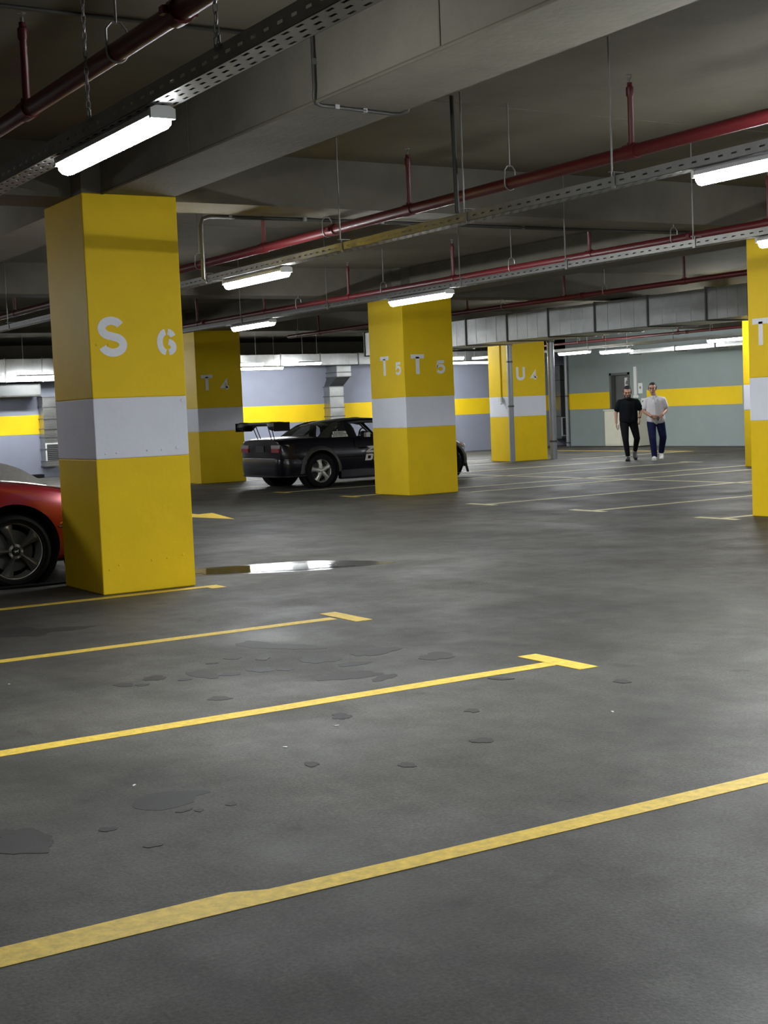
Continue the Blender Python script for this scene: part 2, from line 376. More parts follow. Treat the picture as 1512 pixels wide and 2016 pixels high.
for y in (18.0, 19.12, 21.42, 23.62):
    line_x(11.14 if y != 18.0 else 12.6, 20.45, y, 0.10, 'line_pale'); line_y(20.5, y-0.3, y+0.3, 0.10, 'line_pale')
    if y in (21.42, 19.12): line_y(11.09, y-0.25, y+0.25, 0.10, 'line_yellow')
for y in (26.2, 28.3, 30.5): line_x(11.14, 19.5 if y < 27 else 20.4, y, 0.10, 'line_pale')
line_y(15.78, 11.1, 26.3, 0.10, 'line_pale')
line_y(24.55, 25.6, 31.0, 0.12, 'line_yellow'); line_x(20.9, 24.5, 25.75, 0.10, 'line_pale')
strip([(7.9, 16.62), (8.22, 18.0), (7.98, 17.93), (7.98, 19.6), (7.82, 19.6), (7.82, 17.93), (7.58, 18.0)], 'floor_arrow')
# oil stains and a wet patch
def blob(cx, cy, rx, ry, rz=0.0, seed=0, n=36, j=0.22):
    R = random.Random(seed); ph = [R.uniform(0, 6.28) for _ in range(5)]
    out = []
    for i in range(n):
        a = 2*math.pi*i/n
        k = 1 + j*(0.6*math.sin(2*a+ph[0]) + 0.5*math.sin(3*a+ph[1]) + 0.35*math.sin(5*a+ph[2]) + 0.25*math.sin(8*a+ph[3]) + 0.15*math.sin(13*a+ph[4]))
        x, y = rx*k*math.cos(a), ry*k*math.sin(a)
        out.append((cx + x*math.cos(rz) - y*math.sin(rz), cy + x*math.sin(rz) + y*math.cos(rz)))
    return out
strip([(1.74,4.60),(1.78,4.66),(1.85,4.70),(1.91,4.695),(1.96,4.655),(2.0,4.63),(2.035,4.60),(2.03,4.575),(1.97,4.565),(1.93,4.50),(1.86,4.475),(1.80,4.475),(1.76,4.51),(1.735,4.555)], 'oil_stain', 'oil', 0.0008)
for i, (cx, cy, rx, ry, k) in enumerate(((2.71,8.96,.22,.17,1),(2.98,8.88,.16,.10,1),(3.61,7.35,.17,.10,1),(3.74,7.13,.15,.09,1),(3.64,6.69,.13,.11,1),(3.70,6.42,.085,.06,0),(3.52,6.15,.16,.10,1),(3.62,5.98,.09,.05,1),
        (3.26,6.63,.09,.06,0),(3.36,6.55,.05,.04,0),(2.97,6.72,.12,.07,0),(3.08,6.62,.06,.04,0),(2.74,6.81,.07,.06,0),(2.84,6.66,.04,.03,0),(2.55,6.75,.05,.05,1),(2.62,6.68,.04,.03,1),(2.77,6.09,.055,.05,0),(3.01,5.35,.06,.045,0),(3.98,6.66,.16,.09,1),
        (4.15,6.3,.12,.09,1),(2.02,4.39,.022,.02,0),(1.57,4.38,.025,.03,0),(1.30,4.42,.14,.10,1),(1.24,4.60,.05,.10,1),(2.77,4.44,.04,.03,1),(2.5,4.69,.035,.03,1),(3.21,4.57,.05,.04,1),(3.30,7.05,.05,.03,0),(3.42,6.92,.05,.04,0),(3.15,7.0,.03,.03,0),(1.86,4.42,.03,.015,0),(1.90,4.39,.02,.015,0),(1.62,4.12,.03,.02,1),(4.02,5.55,.06,.03,1),(4.4,5.1,.05,.04,1),(3.5,5.05,.04,.03,1))):
    strip(blob(cx, cy, rx, ry, random.uniform(0, 3), 11+i), 'oil_stain', 'oil' if k == 0 else 'oil_faded', 0.0008 + 0.00003*i)
strip(blob(5.55, 10.98, 0.95, 0.42, -0.42, 3, 60, 0.12), 'damp_patch', 'damp', 0.0012)
pud = tag(MB().prism(blob(5.42, 11.02, 0.85, 0.25, -0.42, 5, 60, 0.22), lambda x, y: (x, y, 0.0014), lambda x, y: (x, y, 0.003)).build('water_puddle', 'water'), 'shallow shiny water puddle on the floor beside the S 6 column', 'puddle')
# bits of litter on the floor
for i, (x, y) in enumerate(((4.52, 3.98), (3.93, 4.62), (2.55, 5.0), (2.9, 5.2), (1.85, 4.85), (2.1, 7.2))):
    o = MB().prism(blob(x, y, .010, .006, i, i, 9, .4), lambda a, b: (a, b, 0.0012), lambda a, b: (a, b, 0.0025)).build('litter_scrap', 'decal_white')
    tag(o, 'tiny white scrap of paper litter on the bare concrete floor', 'litter', 'tiny white scraps on the floor')
# black hose along the red car
tag(MB().tube([(2.6, 11.44, 0.014), (3.0, 11.43, 0.014), (3.32, 11.41, 0.014), (3.59, 11.38, 0.014), (3.88, 11.38, 0.014), (4.5, 11.42, 0.014), (5.0, 11.7, .014)], 0.014, 8).build('rubber_hose', 'rubber', None, 50), 'thin black rubber hose lying on the floor beside the red car', 'hose')

# ================================================================== ceiling services
def batten(label, c, axis='y', ln=1.14, wires=False):
    """strip lamp; c = centre of the glowing diffuser"""
    t = thing('strip_lamp', label, 'lamp', c, 0 if axis == 'y' else math.pi/2, 'lit strip lamps under the ceiling')
    h = ln/2
    sec = [(-.045, .012), (.045, .012), (.042, -.018), (.026, -.036), (0, -.042), (-.026, -.036), (-.042, -.018)]
    MB().prism(sec, lambda x, z: (x, -h, z), lambda x, z: (x, h, z)).build('diffuser', 'lamp_glow', t, 30)
    top = [(-.052, .012), (.052, .012), (.048, .036), (.03, .05), (-.03, .05), (-.048, .036)]
    MB().prism(top, lambda x, z: (x, -h-.015, z), lambda x, z: (x, h+.015, z)).build('housing', 'lamp_housing', t)
    ec = [(-.054, .040), (-.03, .052), (.03, .052), (.054, .040), (.054, .0), (-.054, .0)]
    for s in (-1, 1):
        MB().prism(ec, lambda x, z: (x, s*h, z), lambda x, z: (x, s*(h+.022), z)).build('end_cap', 'white_plastic', t)
    if wires:
        for s in (-1, 1): MB().tube([(0, s*h*.7, .05), (0, s*h*.7, ZS-c[2])], .003, 5).build('suspension_wire', 'galvanized', t)
    return t
def hanger(mb, x, y, z0, z1=ZS, r=0.006): mb.tube([(x, y, z0), (x, y, z1)], r, 6)
def chain(name, x, y, z0, z1, parent):
    mb = MB(); z = z0; k = 0
    while z < z1:
        pts = []
        for i in range(13):
            a = 2*math.pi*i/12; px, pz = 0.009*math.cos(a), 0.024*math.sin(a)
            pts.append((x+px, y, z+pz) if k % 2 else (x, y+px, z+pz))
        mb.tube(pts, 0.0028, 5, False); z += 0.037; k += 1
    return mb.build(name, 'galvanized', parent, 60)
def tray(label, x, y0, y1, z, wd, rods, chained=(), name='cable_tray', h=0.05):
    """slotted steel channel running along y, bottom at z, open at the top"""
    t = thing(name, label, 'cable tray', (x, y0, z)); ln = y1-y0; mb = MB(); th = 0.0018; p = 0.10
    n = int(ln/p); hw = wd/2
    nr = 3 if wd > 0.09 else 2
    ys = [i*p for i in range(n+1)]
    # bottom: long bands between slot rows, and bridges between the slots
    bands = np.linspace(-hw, hw, 2*nr+2)
    edges = []
    sw = wd*0.055
    cs = [(-hw + wd*(k+0.5)/nr) for k in range(nr)]
    prev = -hw
    for c in cs:
        mb.box((prev, 0, 0), (c-sw, ln, th)); prev = c+sw
    mb.box((prev, 0, 0), (hw, ln, th))
    for k, c in enumerate(cs):
        off = 0.05 if k % 2 else 0.0
        for y in ys: mb.box((c-sw, max(0, y+off-0.028), 0), (c+sw, min(ln, y+off+0.028), th))
    mb.build('bottom', 'galvanized', t)
    for s in (-1, 1):
        m2 = MB(); xa, xb = (s*hw, s*hw - s*th); xa, xb = min(xa, xb), max(xa, xb)
        m2.box((xa, 0, 0), (xb, ln, h*0.42)); m2.box((xa, 0, h*0.58), (xb, ln, h))
        for y in ys: m2.box((xa, max(0, y-0.030), h*0.42), (xb, min(ln, y+0.030), h*0.58))
        lip = (s*hw - s*0.012, s*hw); m2.box((min(lip), 0, h), (max(lip), ln, h+th))
        m2.build('side', 'galvanized', t)
    mc = MB()
    for k in range(3):
        a = -hw*0.5 + k*hw*0.45
        mc.tube([(a + 0.006*math.sin(j*1.3+k), j*ln/12, 0.014+0.004*(k % 2)) for j in range(13)], 0.007, 6)
    mc.build('cables', 'dark_steel', t, 60)
    for ry in rods:
        m3 = MB(); hanger(m3, -hw-0.012, ry-y0, h, ZS-z)
        m3.build('hanger_rod', 'galvanized', t, 60)
        b = MB(); b.box((-hw-0.03, ry-y0-0.014, h+0.022), (hw*0.4, ry-y0+0.014, h+0.026)); b.box((-hw-0.008, ry-y0-0.016, -0.012), (-hw-0.004, ry-y0+0.016, h+0.026))
        b.build('bracket', 'galvanized', t)
    for ry in chained:
        chain('hanger_chain', -hw-0.006, ry-y0, h+0.02, ZS-z, t)
        b = MB(); b.tube([(-hw-0.006, ry-y0-.02, h-.02), (-hw-0.006, ry-y0-.02, h+.03), (-hw-.006, ry-y0+.02, h+.03), (-hw-0.006, ry-y0+.02, h-.02)], 0.004, 6); b.build('bracket', 'galvanized', t)
    return t
TZ = 2.59
tray('perforated cable tray at top left, above the nearest lit lamp', 2.335, 1.0, 9.6, TZ, 0.12, (), (4.72, 6.05, 8.9), h=.07)
tray('long perforated cable tray crossing the middle of the ceiling', 5.73, 1.5, 26.0, TZ, 0.10, (6.52, 8.05, 9.75, 12.3, 14.8, 18.5, 22), h=.06)
tray('perforated cable tray ending at the right edge yellow column', 8.67, 2.0, 25.5, TZ, 0.10, (8.9, 10.6, 12.35, 15.2, 17.6, 20.5), h=.06)
tray('cable tray near the far right wall beside the steel duct', 22.6, 15.0, 31.9, TZ, 0.14, (18.0, 21.0, 24.0, 27.0, 30.0), h=.06)
LZ = 2.535
batten('brightest strip lamp, hanging at top left in front of the S 6 column', (2.335, 5.98, LZ))
batten('strip lamp cut off at the right edge below the long cable tray', (5.73, 5.28, LZ))
batten('strip lamp hanging just right of the S 6 column, upper of two', (5.76, 11.43, LZ))
batten('strip lamp hanging above the T 4 column', (8.67, 17.36, LZ))
batten('strip lamp hanging in front of the top of the T 5 column', (8.67, 13.22, LZ))
batten('strip lamp in front of the column at the right edge', (8.67, 7.62, LZ))
batten('left lamp of two above the men by the far right wall', (22.6, 27.6, LZ))
batten('short looking second lamp above the men near the far wall', (23.7, 27.3, LZ), wires=True)
batten('lamp on the silver tray beside the right edge columns', (22.6, 22.4, LZ))
XL = [('lower long strip lamp on the back wall just right of T 4', (16.1, 32.2, 2.50), 1.5), ('upper strip lamp on the back wall just right of T 4', (16.1, 33.0, 2.63), 1.2),
      ('short strip lamp on the back wall between T 4 and T 5', (18.1, 33.0, 2.63), 0.62), ('lower strip lamp on the back wall between T 5 and U 4', (22.6, 32.3, 2.53), 1.5),
      ('upper strip lamp on the back wall between T 5 and U 4', (22.4, 33.0, 2.68), 1.2), ('strip lamp at the far left edge below the silver duct', (9.25, 33.4, 2.72), 1.25),
      ('strip lamp added to make the silver duct left of the S 6 column glare', (10.92, 33.3, 2.46), 1.15)]  # last entry is a lamp added so the duct behind it glares white
for l, c, ln in XL: batten(l, c, 'x', ln, True)
for i, y in enumerate((13.5, 18.0, 23.3, 28.6)):  # unseen lamps added behind the duct to light U4 and the beams
    batten('unseen strip lamp added above and behind the long steel duct', (18.55, y, 2.86), wires=y > 15)
for x, y in ((6.5, 31.5), (5.73, 3.95), (8.67, 6.25), (5.73, 2.4), (1.5, 14.5), (1.5, 24), (2.335, 29), (5.73, 29.5), (8.67, 2.0), (13.4, 5.0), (13.4, 1.0), (22.6, 13), (18.55, 8), (22.6, 17)):  # unseen lamps added for brightness, one of them inferred from the red coupe's shadow
    batten('unseen strip lamp added out of view for more light', (x, y, LZ if x < 18 else 2.7))

def pipe(label, x, y0, y1, z, risers, hang, joints, r=0.042):
    t = thing('sprinkler_pipe', label, 'pipe', (x, y0, z))
    MB().tube([(0, 0, 0), (0, y1-y0, 0)], r, 14).build('main_pipe', 'red_pipe', t, 50)
    for y in risers:
        a = y-y0
        o = MB().tube([(0, a, 0), (0, a, 0.34), (0, a, 0.35), (0, a, 0.40), (0, a, .41), (0, a, .43)], 0.02, 10, True, [.019, .019, .026, .026, .017, .017]).build('riser', 'red_pipe', t, 40)
        MB().tube([(0, a-.055, 0), (0, a+.055, 0)], r*1.18, 12).tube([(0, a, .03), (0, a, .055)], .03, 10).build('tee_fitting', 'red_pipe', t, 40)
        hd = MB().tube([(0, a, .43), (0, a, .455)], .009, 8); hd.tube([(0, a-.014, .452), (0, a-.014, .475)], .003, 5); hd.tube([(0, a+.014, .452), (0, a+.014, .475)], .003, 5)
        hd.tube([(0, a, .475), (0, a, .478)], .022, 10); hd.build('sprinkler_head', 'galvanized', o, 40)
    for y in hang:
        a = y-y0; mb = MB()
        mb.tube([(0, a, r+.075), (0, a, ZS-z)], 0.006, 6)
        loop = [(r*1.12*math.cos(q), a, r*1.12*math.sin(q)) for q in [math.pi*(1+i/8) for i in range(9)]]
        mb.tube([(-0.02, a, r+.08), (-r*1.1, a, r+.05)] + loop + [(r*1.1, a, r+.05), (.02, a, r+.08), (-.02, a, r+.08)], .0055, 6)
        mb.build('pipe_hanger', 'galvanized', t, 60)
    for y in joints:
        a = y-y0
        MB().tube([(0, a-.035, 0), (0, a+.035, 0)], r*1.28, 14).box((-r*1.75, a-.02, -.016), (r*1.75, a+.02, .016)).build('coupling', 'red_pipe', t, 40)
    return t
PZ = 2.90
pipe('dark red sprinkler pipe crossing the top left corner', 2.33, 0, 13, PZ, (7.07,), (5.83,), (5.18,))
pipe('long red sprinkler pipe crossing above the middle cable tray', 6.21, 0, 26, PZ, (6.95, 9.57, 12.12, 14.7, 17.3, 19.9, 22.5), (8.24, 10.9, 13.6), (10.78,))
pipe('second red sprinkler pipe, passing in front of T 5 top', 10.05, 0, 25, PZ, (9.4, 11.96, 14.56, 17.12, 19.70, 22.2), (10.66, 13.36, 16.2, 18.6), (10.4, 21.9), 0.04)
pipe('third red sprinkler pipe running above the steel duct', 13.79, 0, 26, PZ, (11.9, 14.45, 17.03, 19.6, 24.72), (13.2, 16.1, 18.6, 25.6), (16.6,), 0.038)
pipe('far red sprinkler pipe below the steel duct near the right wall', 23.9, 12, 33, 2.86, (17.5, 20.1, 22.7, 25.3, 28, 30.5), (19, 24.2, 29), (25.0,), 0.035)

def conduit(label, pts, r=0.011, clips=()):
    t = thing('conduit', label, 'conduit', pts[0])
    o = Vector(pts[0])
    MB().tube([Vector(p)-o for p in pts], r, 8).build('tube', 'conduit_grey', t, 60)
    for c in clips:
        c = Vector(c)-o; MB().box(c-Vector((.014, .014, .014)), c+Vector((.014, .014, .02))).build('clip', 'galvanized', t)
    return t
conduit('black conduit bent around the underside of the nearest beam', [(3.935, 6.98, ZS-.005), (3.935, 6.98, 3.12), (3.935, 6.99, 3.07), (3.95, 7.0, 3.045), (3.99, 7.02, 3.036), (4.5, 7.08, 3.036), (4.55, 7.06, 3.036), (4.575, 7.03, 3.05), (4.58, 7.02, 3.09), (4.58, 7.02, ZS-.005)], 0.012, [(3.94, 6.98, 3.26), (4.1, 7.03, 3.04), (4.3, 7.06, 3.04)])
conduit('grey conduit looping down beside the S 6 column below the beam', [(5.13, 11.17, 2.5), (5.13, 11.17, 2.95), (5.15, 11.17, 3.01), (5.21, 11.16, 3.03), (7.0, 11.1, 3.028), (9.0, 11.1, 3.028), (11.5, 11.0, 3.028)], 0.017, [(5.4, 11.15, 3.028), (6.1, 11.1, 3.028), (6.9, 11.1, 3.028), (7.7, 11.1, 3.028), (8.5, 11.1, 3.028), (9.4, 11.1, 3.028), (10.3, 11.08, 3.028)])
conduit('thin grey conduit along the ceiling right of the S 6 column', [(4.6, 12.4, 3.44), (6.4, 12.4, 3.44), (8.6, 12.4, 3.44), (11.7, 12.4, 3.44)], 0.014, [(4.9, 12.4, 3.44), (5.6, 12.4, 3.44), (6.3, 12.4, 3.44), (7.0, 12.4, 3.44)])
conduit('thin dark conduit along the ceiling above the top left pipe', [(-1, 7.2, 3.44), (1.2, 7.2, 3.44), (3.9, 7.2, 3.44)], 0.012, [(1.9, 7.2, 3.44), (3.2, 7.2, 3.44)])
conduit('straight grey drop pipe in front of the middle cable tray', [(5.69, 8.18, ZS), (5.68, 8.15, 2.66)], 0.017)

# ------------------------------------------------------------------ ducts
def duct(label, a, b, seams, axis, name='air_duct'):
    t = thing(name, label, 'duct', ((a[0]+b[0])/2, (a[1]+b[1])/2, a[2])); o = Vector(t.location)
    A = Vector(a)-o; B = Vector(b)-o; k = 'xyz'.index(axis)
    cuts = [A[k]] + [s-o[k] for s in seams if A[k] < s-o[k] < B[k]] + [B[k]]
    for i in range(len(cuts)-1):
        p = Vector(A); q = Vector(B); p[k] = cuts[i]+0.012; q[k] = cuts[i+1]-0.012
        # each section is slightly cross-broken so the sheets catch the light differently
        mb = MB(); L0, L1 = p[k], q[k]; n = 4; u, v = [j for j in range(3) if j != k]; rows = []
        for j in range(n+1):
            f = j/n; e = 0.004*math.sin(math.pi*f)*(1 if i % 2 else .4)
            ring = []
            for (su, sv) in ((0, 0), (.5, 0), (1, 0), (1, .5), (1, 1), (.5, 1), (0, 1), (0, .5)):
                c = [0, 0, 0]; c[k] = L0+(L1-L0)*f
                mid = 1 if .5 in (su, sv) else 0
                c[u] = p[u]+(q[u]-p[u])*su + (0 if su == .5 else (e*mid*(1 if su > .5 else -1)))
                c[v] = p[v]+(q[v]-p[v])*sv + (0 if sv == .5 else (e*mid*(1 if sv > .5 else -1)))
                ring.append(tuple(c))
            rows.append(ring)
        mb.grid(rows, True); nn = len(rows[0]); mb.f.append(tuple(range(nn))); mb.f.append(tuple(range((len(rows)-1)*nn, len(rows)*nn)))
        mb.build('duct_section', 'duct_metal', t)
        # stiffening ribs pressed into the sheet
        for j in (1, 2, 3):
            c0 = Vector(p); c1 = Vector(q); c0[k] = L0+(L1-L0)*j/4-.004; c1[k] = L0+(L1-L0)*j/4+.004
            for w_ in (u, v): c0[w_] -= .004; c1[w_] += .004
            MB().box(c0, c1).build('rib', 'duct_metal', t)
    for c in cuts:
        p = Vector(A)-Vector((.02,)*3); q = Vector(B)+Vector((.02,)*3); p[k] = c-.013; q[k] = c+.013
        MB().box(p, q).build('flange', 'duct_seam', t)
    return t
duct('long rectangular steel air duct hanging across in front of U 4', (16.2, 13.0, 2.53), (17.3, 27.0, 3.02), (14.3, 15.6, 16.5, 17.85, 19.2, 20.5, 21.75, 23.1, 24.4, 25.7), 'y')
duct('steel air duct along the back wall between T 4 and T 5', (14.0, 33.7, 2.60), (26.5, 34.3, 2.90), (15.2, 16.4, 17.6, 18.8, 20.0, 21.2, 22.4, 23.6, 24.8), 'x')
duct('steel air duct at the far left above the blue-grey wall', (5.5, 33.7, 2.36), (12.8, 34.3, 2.90), (6.7, 7.9, 9.1, 10.2, 11.1, 12.0), 'x')
duct('silver duct with ribs near the far right wall and lamp', (25.0, 20.0, 2.50), (25.4, 28.3, 2.60), (21, 22.4, 23.8, 25.2, 26.6), 'y')
tag(box('duct_box', (5.5, 34.0, 2.0), (11.15, 34.59, 2.335), 'door_grey', bevel=0.05), 'dark grey boxed duct under the silver duct at far left', 'duct')
def vduct(label, x0, x1, z0, z1, seams, grille=None, y0=34.25):
    t = duct(label, (x0, y0, z0), (x1, 34.58, z1), seams, 'z', 'wall_duct')
    if grille:
        gx, gz0, gz1 = (x0+x1)/2, grille[0], grille[1]; o = Vector(t.location); hw = (x1-x0)/2-.02
        f = MB(); c = Vector((gx, y0-.012, 0))-o
        f.box((-hw-.015, c.y, gz0-o.z-.03), (hw+.015, c.y+.012, gz1-o.z+.03)); fr = f.build('grille_frame', 'white_plastic', t)
        g = MB().box((-hw+.02, c.y-.004, gz0-o.z), (hw-.02, c.y, gz1-o.z)).build('grille', 'grille_dark', t)
        for i in range(9):
            z = gz0 + (gz1-gz0)*(i+.5)/9 - o.z
            MB().box((-hw+.02, c.y-.012, z-.006), (hw-.02, c.y-.003, z+.004)).build('slat', 'duct_metal', g)
    return t
vduct('vertical steel duct with grille on the wall left of S 6', 11.24, 11.62, 0.28, 1.99, (.4, .7, 1.0, 1.2, 1.45, 1.75), (0.40, 0.82))
vduct('vertical steel duct on the back wall above the black car', 19.36, 19.80, 0.30, 2.02, (.6, .9, 1.2, 1.44, 1.75))
vduct('short offset duct neck dropping from the back wall duct', 19.47, 19.92, 2.28, 2.58, (2.4,), None, 34.0)
MB().prism([(0, 0), (.44, 0), (.55, .26), (.11, .26)], lambda x, z: (19.36+x, 34.02 + (0.25 if z < .1 else 0), 2.02+z), lambda x, z: (19.36+x, 34.56, 2.02+z)).build('duct_transition', 'grille_dark', None)
tag(bpy.data.objects['duct_transition'], 'dark slanted duct transition on the back wall left of T 5', 'duct')
vduct('dim duct with grille in the recess right of U 4', 27.45, 27.85, 0.22, 2.45, (.9, 1.5, 2.0), (0.32, 0.84))
tag(box('floor_block', (10.9, 34.3, 0.0), (11.2, 34.55, 0.09), 'trim_black', bevel=.01), 'small black block at the foot of the far left wall', 'block')

# ------------------------------------------------------------------ poles and conduit at U4
def pole(label, x, y, r, z1, cl):
    t = thing('drain_pipe', label, 'pipe', (x, y, 0))
    MB().tube([(0, 0, 0), (0, 0, z1)], r, 18).build('shaft', 'pole_grey', t, 50)
    for z in cl: MB().tube([(0, 0, z-.02), (0, 0, z+.02)], r*1.16, 18).build('clamp', 'dark_steel', t, 50)
    return t
pole('grey vertical drain pipe along the corner of the U 4 column', 19.70, 26.40, 0.062, 3.05, (1.28, 2.3))
pole('taller shiny grey drain pipe right of the U 4 column', 20.92, 26.42, 0.080, 3.05, (0.42, 2.75))
pole('grey vertical pipe at the corner of the far recess', 27.18, 33.62, 0.055, 2.9, (0.1, 1.5))
t = conduit('thin yellow conduit with tap on the left face of U 4', [(19.765, 26.86, 3.0), (19.765, 26.86, 1.45)], 0.014)
for ch in t.children: ch.data.materials[0] = MATS['yellow_paint']
MB().box((-.05, -.045, -1.60), (.0, .045, -1.50)).tube([(-.03, 0, -1.55), (-.06, -.08, -1.66)], .02, 8).build('tap', 'white_plastic', t)

# ------------------------------------------------------------------ fittings on the right wall
def on_wall(name, label, cat, y0, y1, z0, z1, d=0.03, m='white_plastic', x=X1):
    t = thing(name, label, cat, (x, (y0+y1)/2, z0)); box('panel', (-d, -(y1-y0)/2, 0), (0, (y1-y0)/2, z1-z0), m, t, bevel=min(.004, d/3)); return t
s = on_wall('notice_board', 'white notice with dark pictogram on the far grey door', 'sign', 30.95, 31.20, 1.56, 1.95, 0.012, 'decal_white', X1+0.12)
for (a, b, c, d) in ((-.08, .08, .20, .27), (-.05, .06, .27, .31), (-.03, .02, .33, .36), (-.09, .09, .13, .15), (-.09, .07, .09, .105), (-.09, .08, .05, .065)):
    box('printed_mark', (-.0135, a, c), (-.0115, b, d), 'decal_grey', s)
on_wall('cable_trunking', 'tall white cable trunking on the wall right of the door', 'trunking', 30.52, 30.64, 1.44, 2.24, 0.05)
s = on_wall('wall_notice', 'small white notice right of the white trunking', 'sign', 30.31, 30.49, 1.48, 1.77, 0.02)
box('printed_mark', (-.022, -.03, .13), (-.0195, .03, .2), 'decal_grey', s)
on_wall('switch_box', 'small white box at the foot of the trunking', 'box', 30.45, 30.66, 1.36, 1.435, 0.06)
s = on_wall('intercom', 'light wall intercom with black button between the two men', 'intercom', 30.19, 30.34, 1.10, 1.34, 0.05)
MB().ell((-.05, 0, .15), (.012, .035, .04), 10, 8).build('button', 'trim_black', s, 60)
t = thing('low_cabinet', 'cream painted low cabinet standing behind the two men', 'cabinet', (26.98, 30.7, 0))
box('body', (-.22, -.72, 0.02), (.22, .72, 1.02), 'cream', t, bevel=.01); box('top', (-.25, -.75, 1.02), (.25, .75, 1.06), 'cream', t, bevel=.008)
for yy in (-.36, .36):
    d = box('cabinet_door', (-.238, yy-.34, .06), (-.22, yy+.34, .98), 'cream', t, bevel=.004); box('handle', (-.255, yy+.26 if yy < 0 else yy-.28, .5), (-.238, yy+.28 if yy < 0 else yy-.26, .62), 'galvanized', d)
# ================================================================== cars
def wheel(parent, x, y, side, R, rr, wd, style, zc=None):
    """side -1: outer face towards -y. tyre is the part; rim, spokes, disc are its pieces"""
    zc = zc or R; s = side; hw = wd/2
    prof = [(rr*.96, -hw), (rr+.012, -hw-.004), (R-.035, -hw-.008), (R-.012, -hw+.006), (R, -hw+.03), (R, hw-.03), (R-.012, hw-.006), (R-.035, hw+.008), (rr*.96, hw)]
    ty = MB().lathe(prof, (x, y, zc), 48, True).build('tyre', 'rubber', parent, 40)
    f = y + s*(hw-.012)
    alloy = 'alloy' if style == 'star' else 'alloy_dark'
    lipm = 'alloy' if style == 'star' else 'chrome'
    MB().lathe([(rr*.985, s*(hw+.002)), (rr, s*(hw-.012)), (rr*.97, s*(hw-.03)), (rr*.93, s*(hw-.035)), (rr*.90, -s*hw*.4), (rr*.90, -s*hw*.6), (rr*.96, -s*hw*.5), (rr*.97, s*(hw-.008))], (x, y, zc), 48, True).build('rim', lipm, ty, 35)
    MB().lathe([(0.01, -s*.02), (rr*.72, -s*.02), (rr*.72, -s*.035), (.01, -s*.035)], (x, y+s*.02, zc), 32, True).build('brake_disc', 'dark_steel', ty, 35)
    for k in range(5):
        a = math.pi/2 + 2*math.pi*k/5 + (0.12 if style == 'star' else 0.28)
        ca, sa = math.cos(a), math.sin(a)
        if style == 'star': st = [(.03, .050), (.10, .036), (rr*.72, .040), (rr*.93, .066)]; dep = (.026, .030, .020, .006)
        else: st = [(.03, .020), (.09, .019), (rr*.6, .032), (rr*.92, .058)]; dep = (.012, .018, .012, -.006)
        rows = []
        for (r, h), d in zip(crom(st, 4), crom([(q,) for q in dep], 4)):
            d = d[0]
            ring = []
            for u, e in ((-1, -.02), (-.75, .0), (0, .010 if style == 'star' else .022), (.75, .0), (1, -.02)):
                px = r*ca - u*h*sa; pz = r*sa + u*h*ca
                ring.append((x+px, f + s*(d+e-.02), zc+pz))
            rows.append(ring)
        MB().grid(rows).build('spoke', alloy, ty, 60)
    cap = [(.001, .022), (.022, .021), (.030, .014), (.032, -.01)] if style == 'star' else [(.001, .020), (.030, .018), (.037, .008), (.038, -.02)]
    MB().lathe([(.001, s*-.02)] + [(.072 if style == 'star' else .062, s*-.02), (.062, s*.002), (.03, s*.004)], (x, f, zc), 24).build('hub', alloy, ty, 40)
    MB().lathe([(r, s*q) for r, q in cap], (x, f, zc), 20).build('centre_cap', 'alloy' if style == 'star' else 'trim_black', ty, 40)
    for k in range(5):
        a = math.pi/2 + 2*math.pi*k/5 + (0.12+.63 if style == 'star' else 0.28+.63); rn = .05
        MB().tube([(x+rn*math.cos(a), f-s*.01, zc+rn*math.sin(a)), (x+rn*math.cos(a), f+s*.012, zc+rn*math.sin(a))], .009, 6).build('wheel_nut', 'chrome' if style != 'star' else 'dark_steel', ty)
    if style != 'star':   # small running-horse shape on the cap
        hp = [(-.020, .004), (-.012, .008), (-.002, .006), (.006, .010), (.014, .014), (.020, .011), (.015, .007), (.011, .001), (.017, -.006), (.010, -.004), (.006, -.001), (-.004, -.001), (-.010, -.009), (-.014, -.008), (-.009, .0), (-.018, .0)]
        MB().prism(hp, lambda a, b: (x+a, f+s*.020, zc+b), lambda a, b: (x+a, f+s*.0225, zc+b)).build('emblem', 'chrome', ty)
    return ty

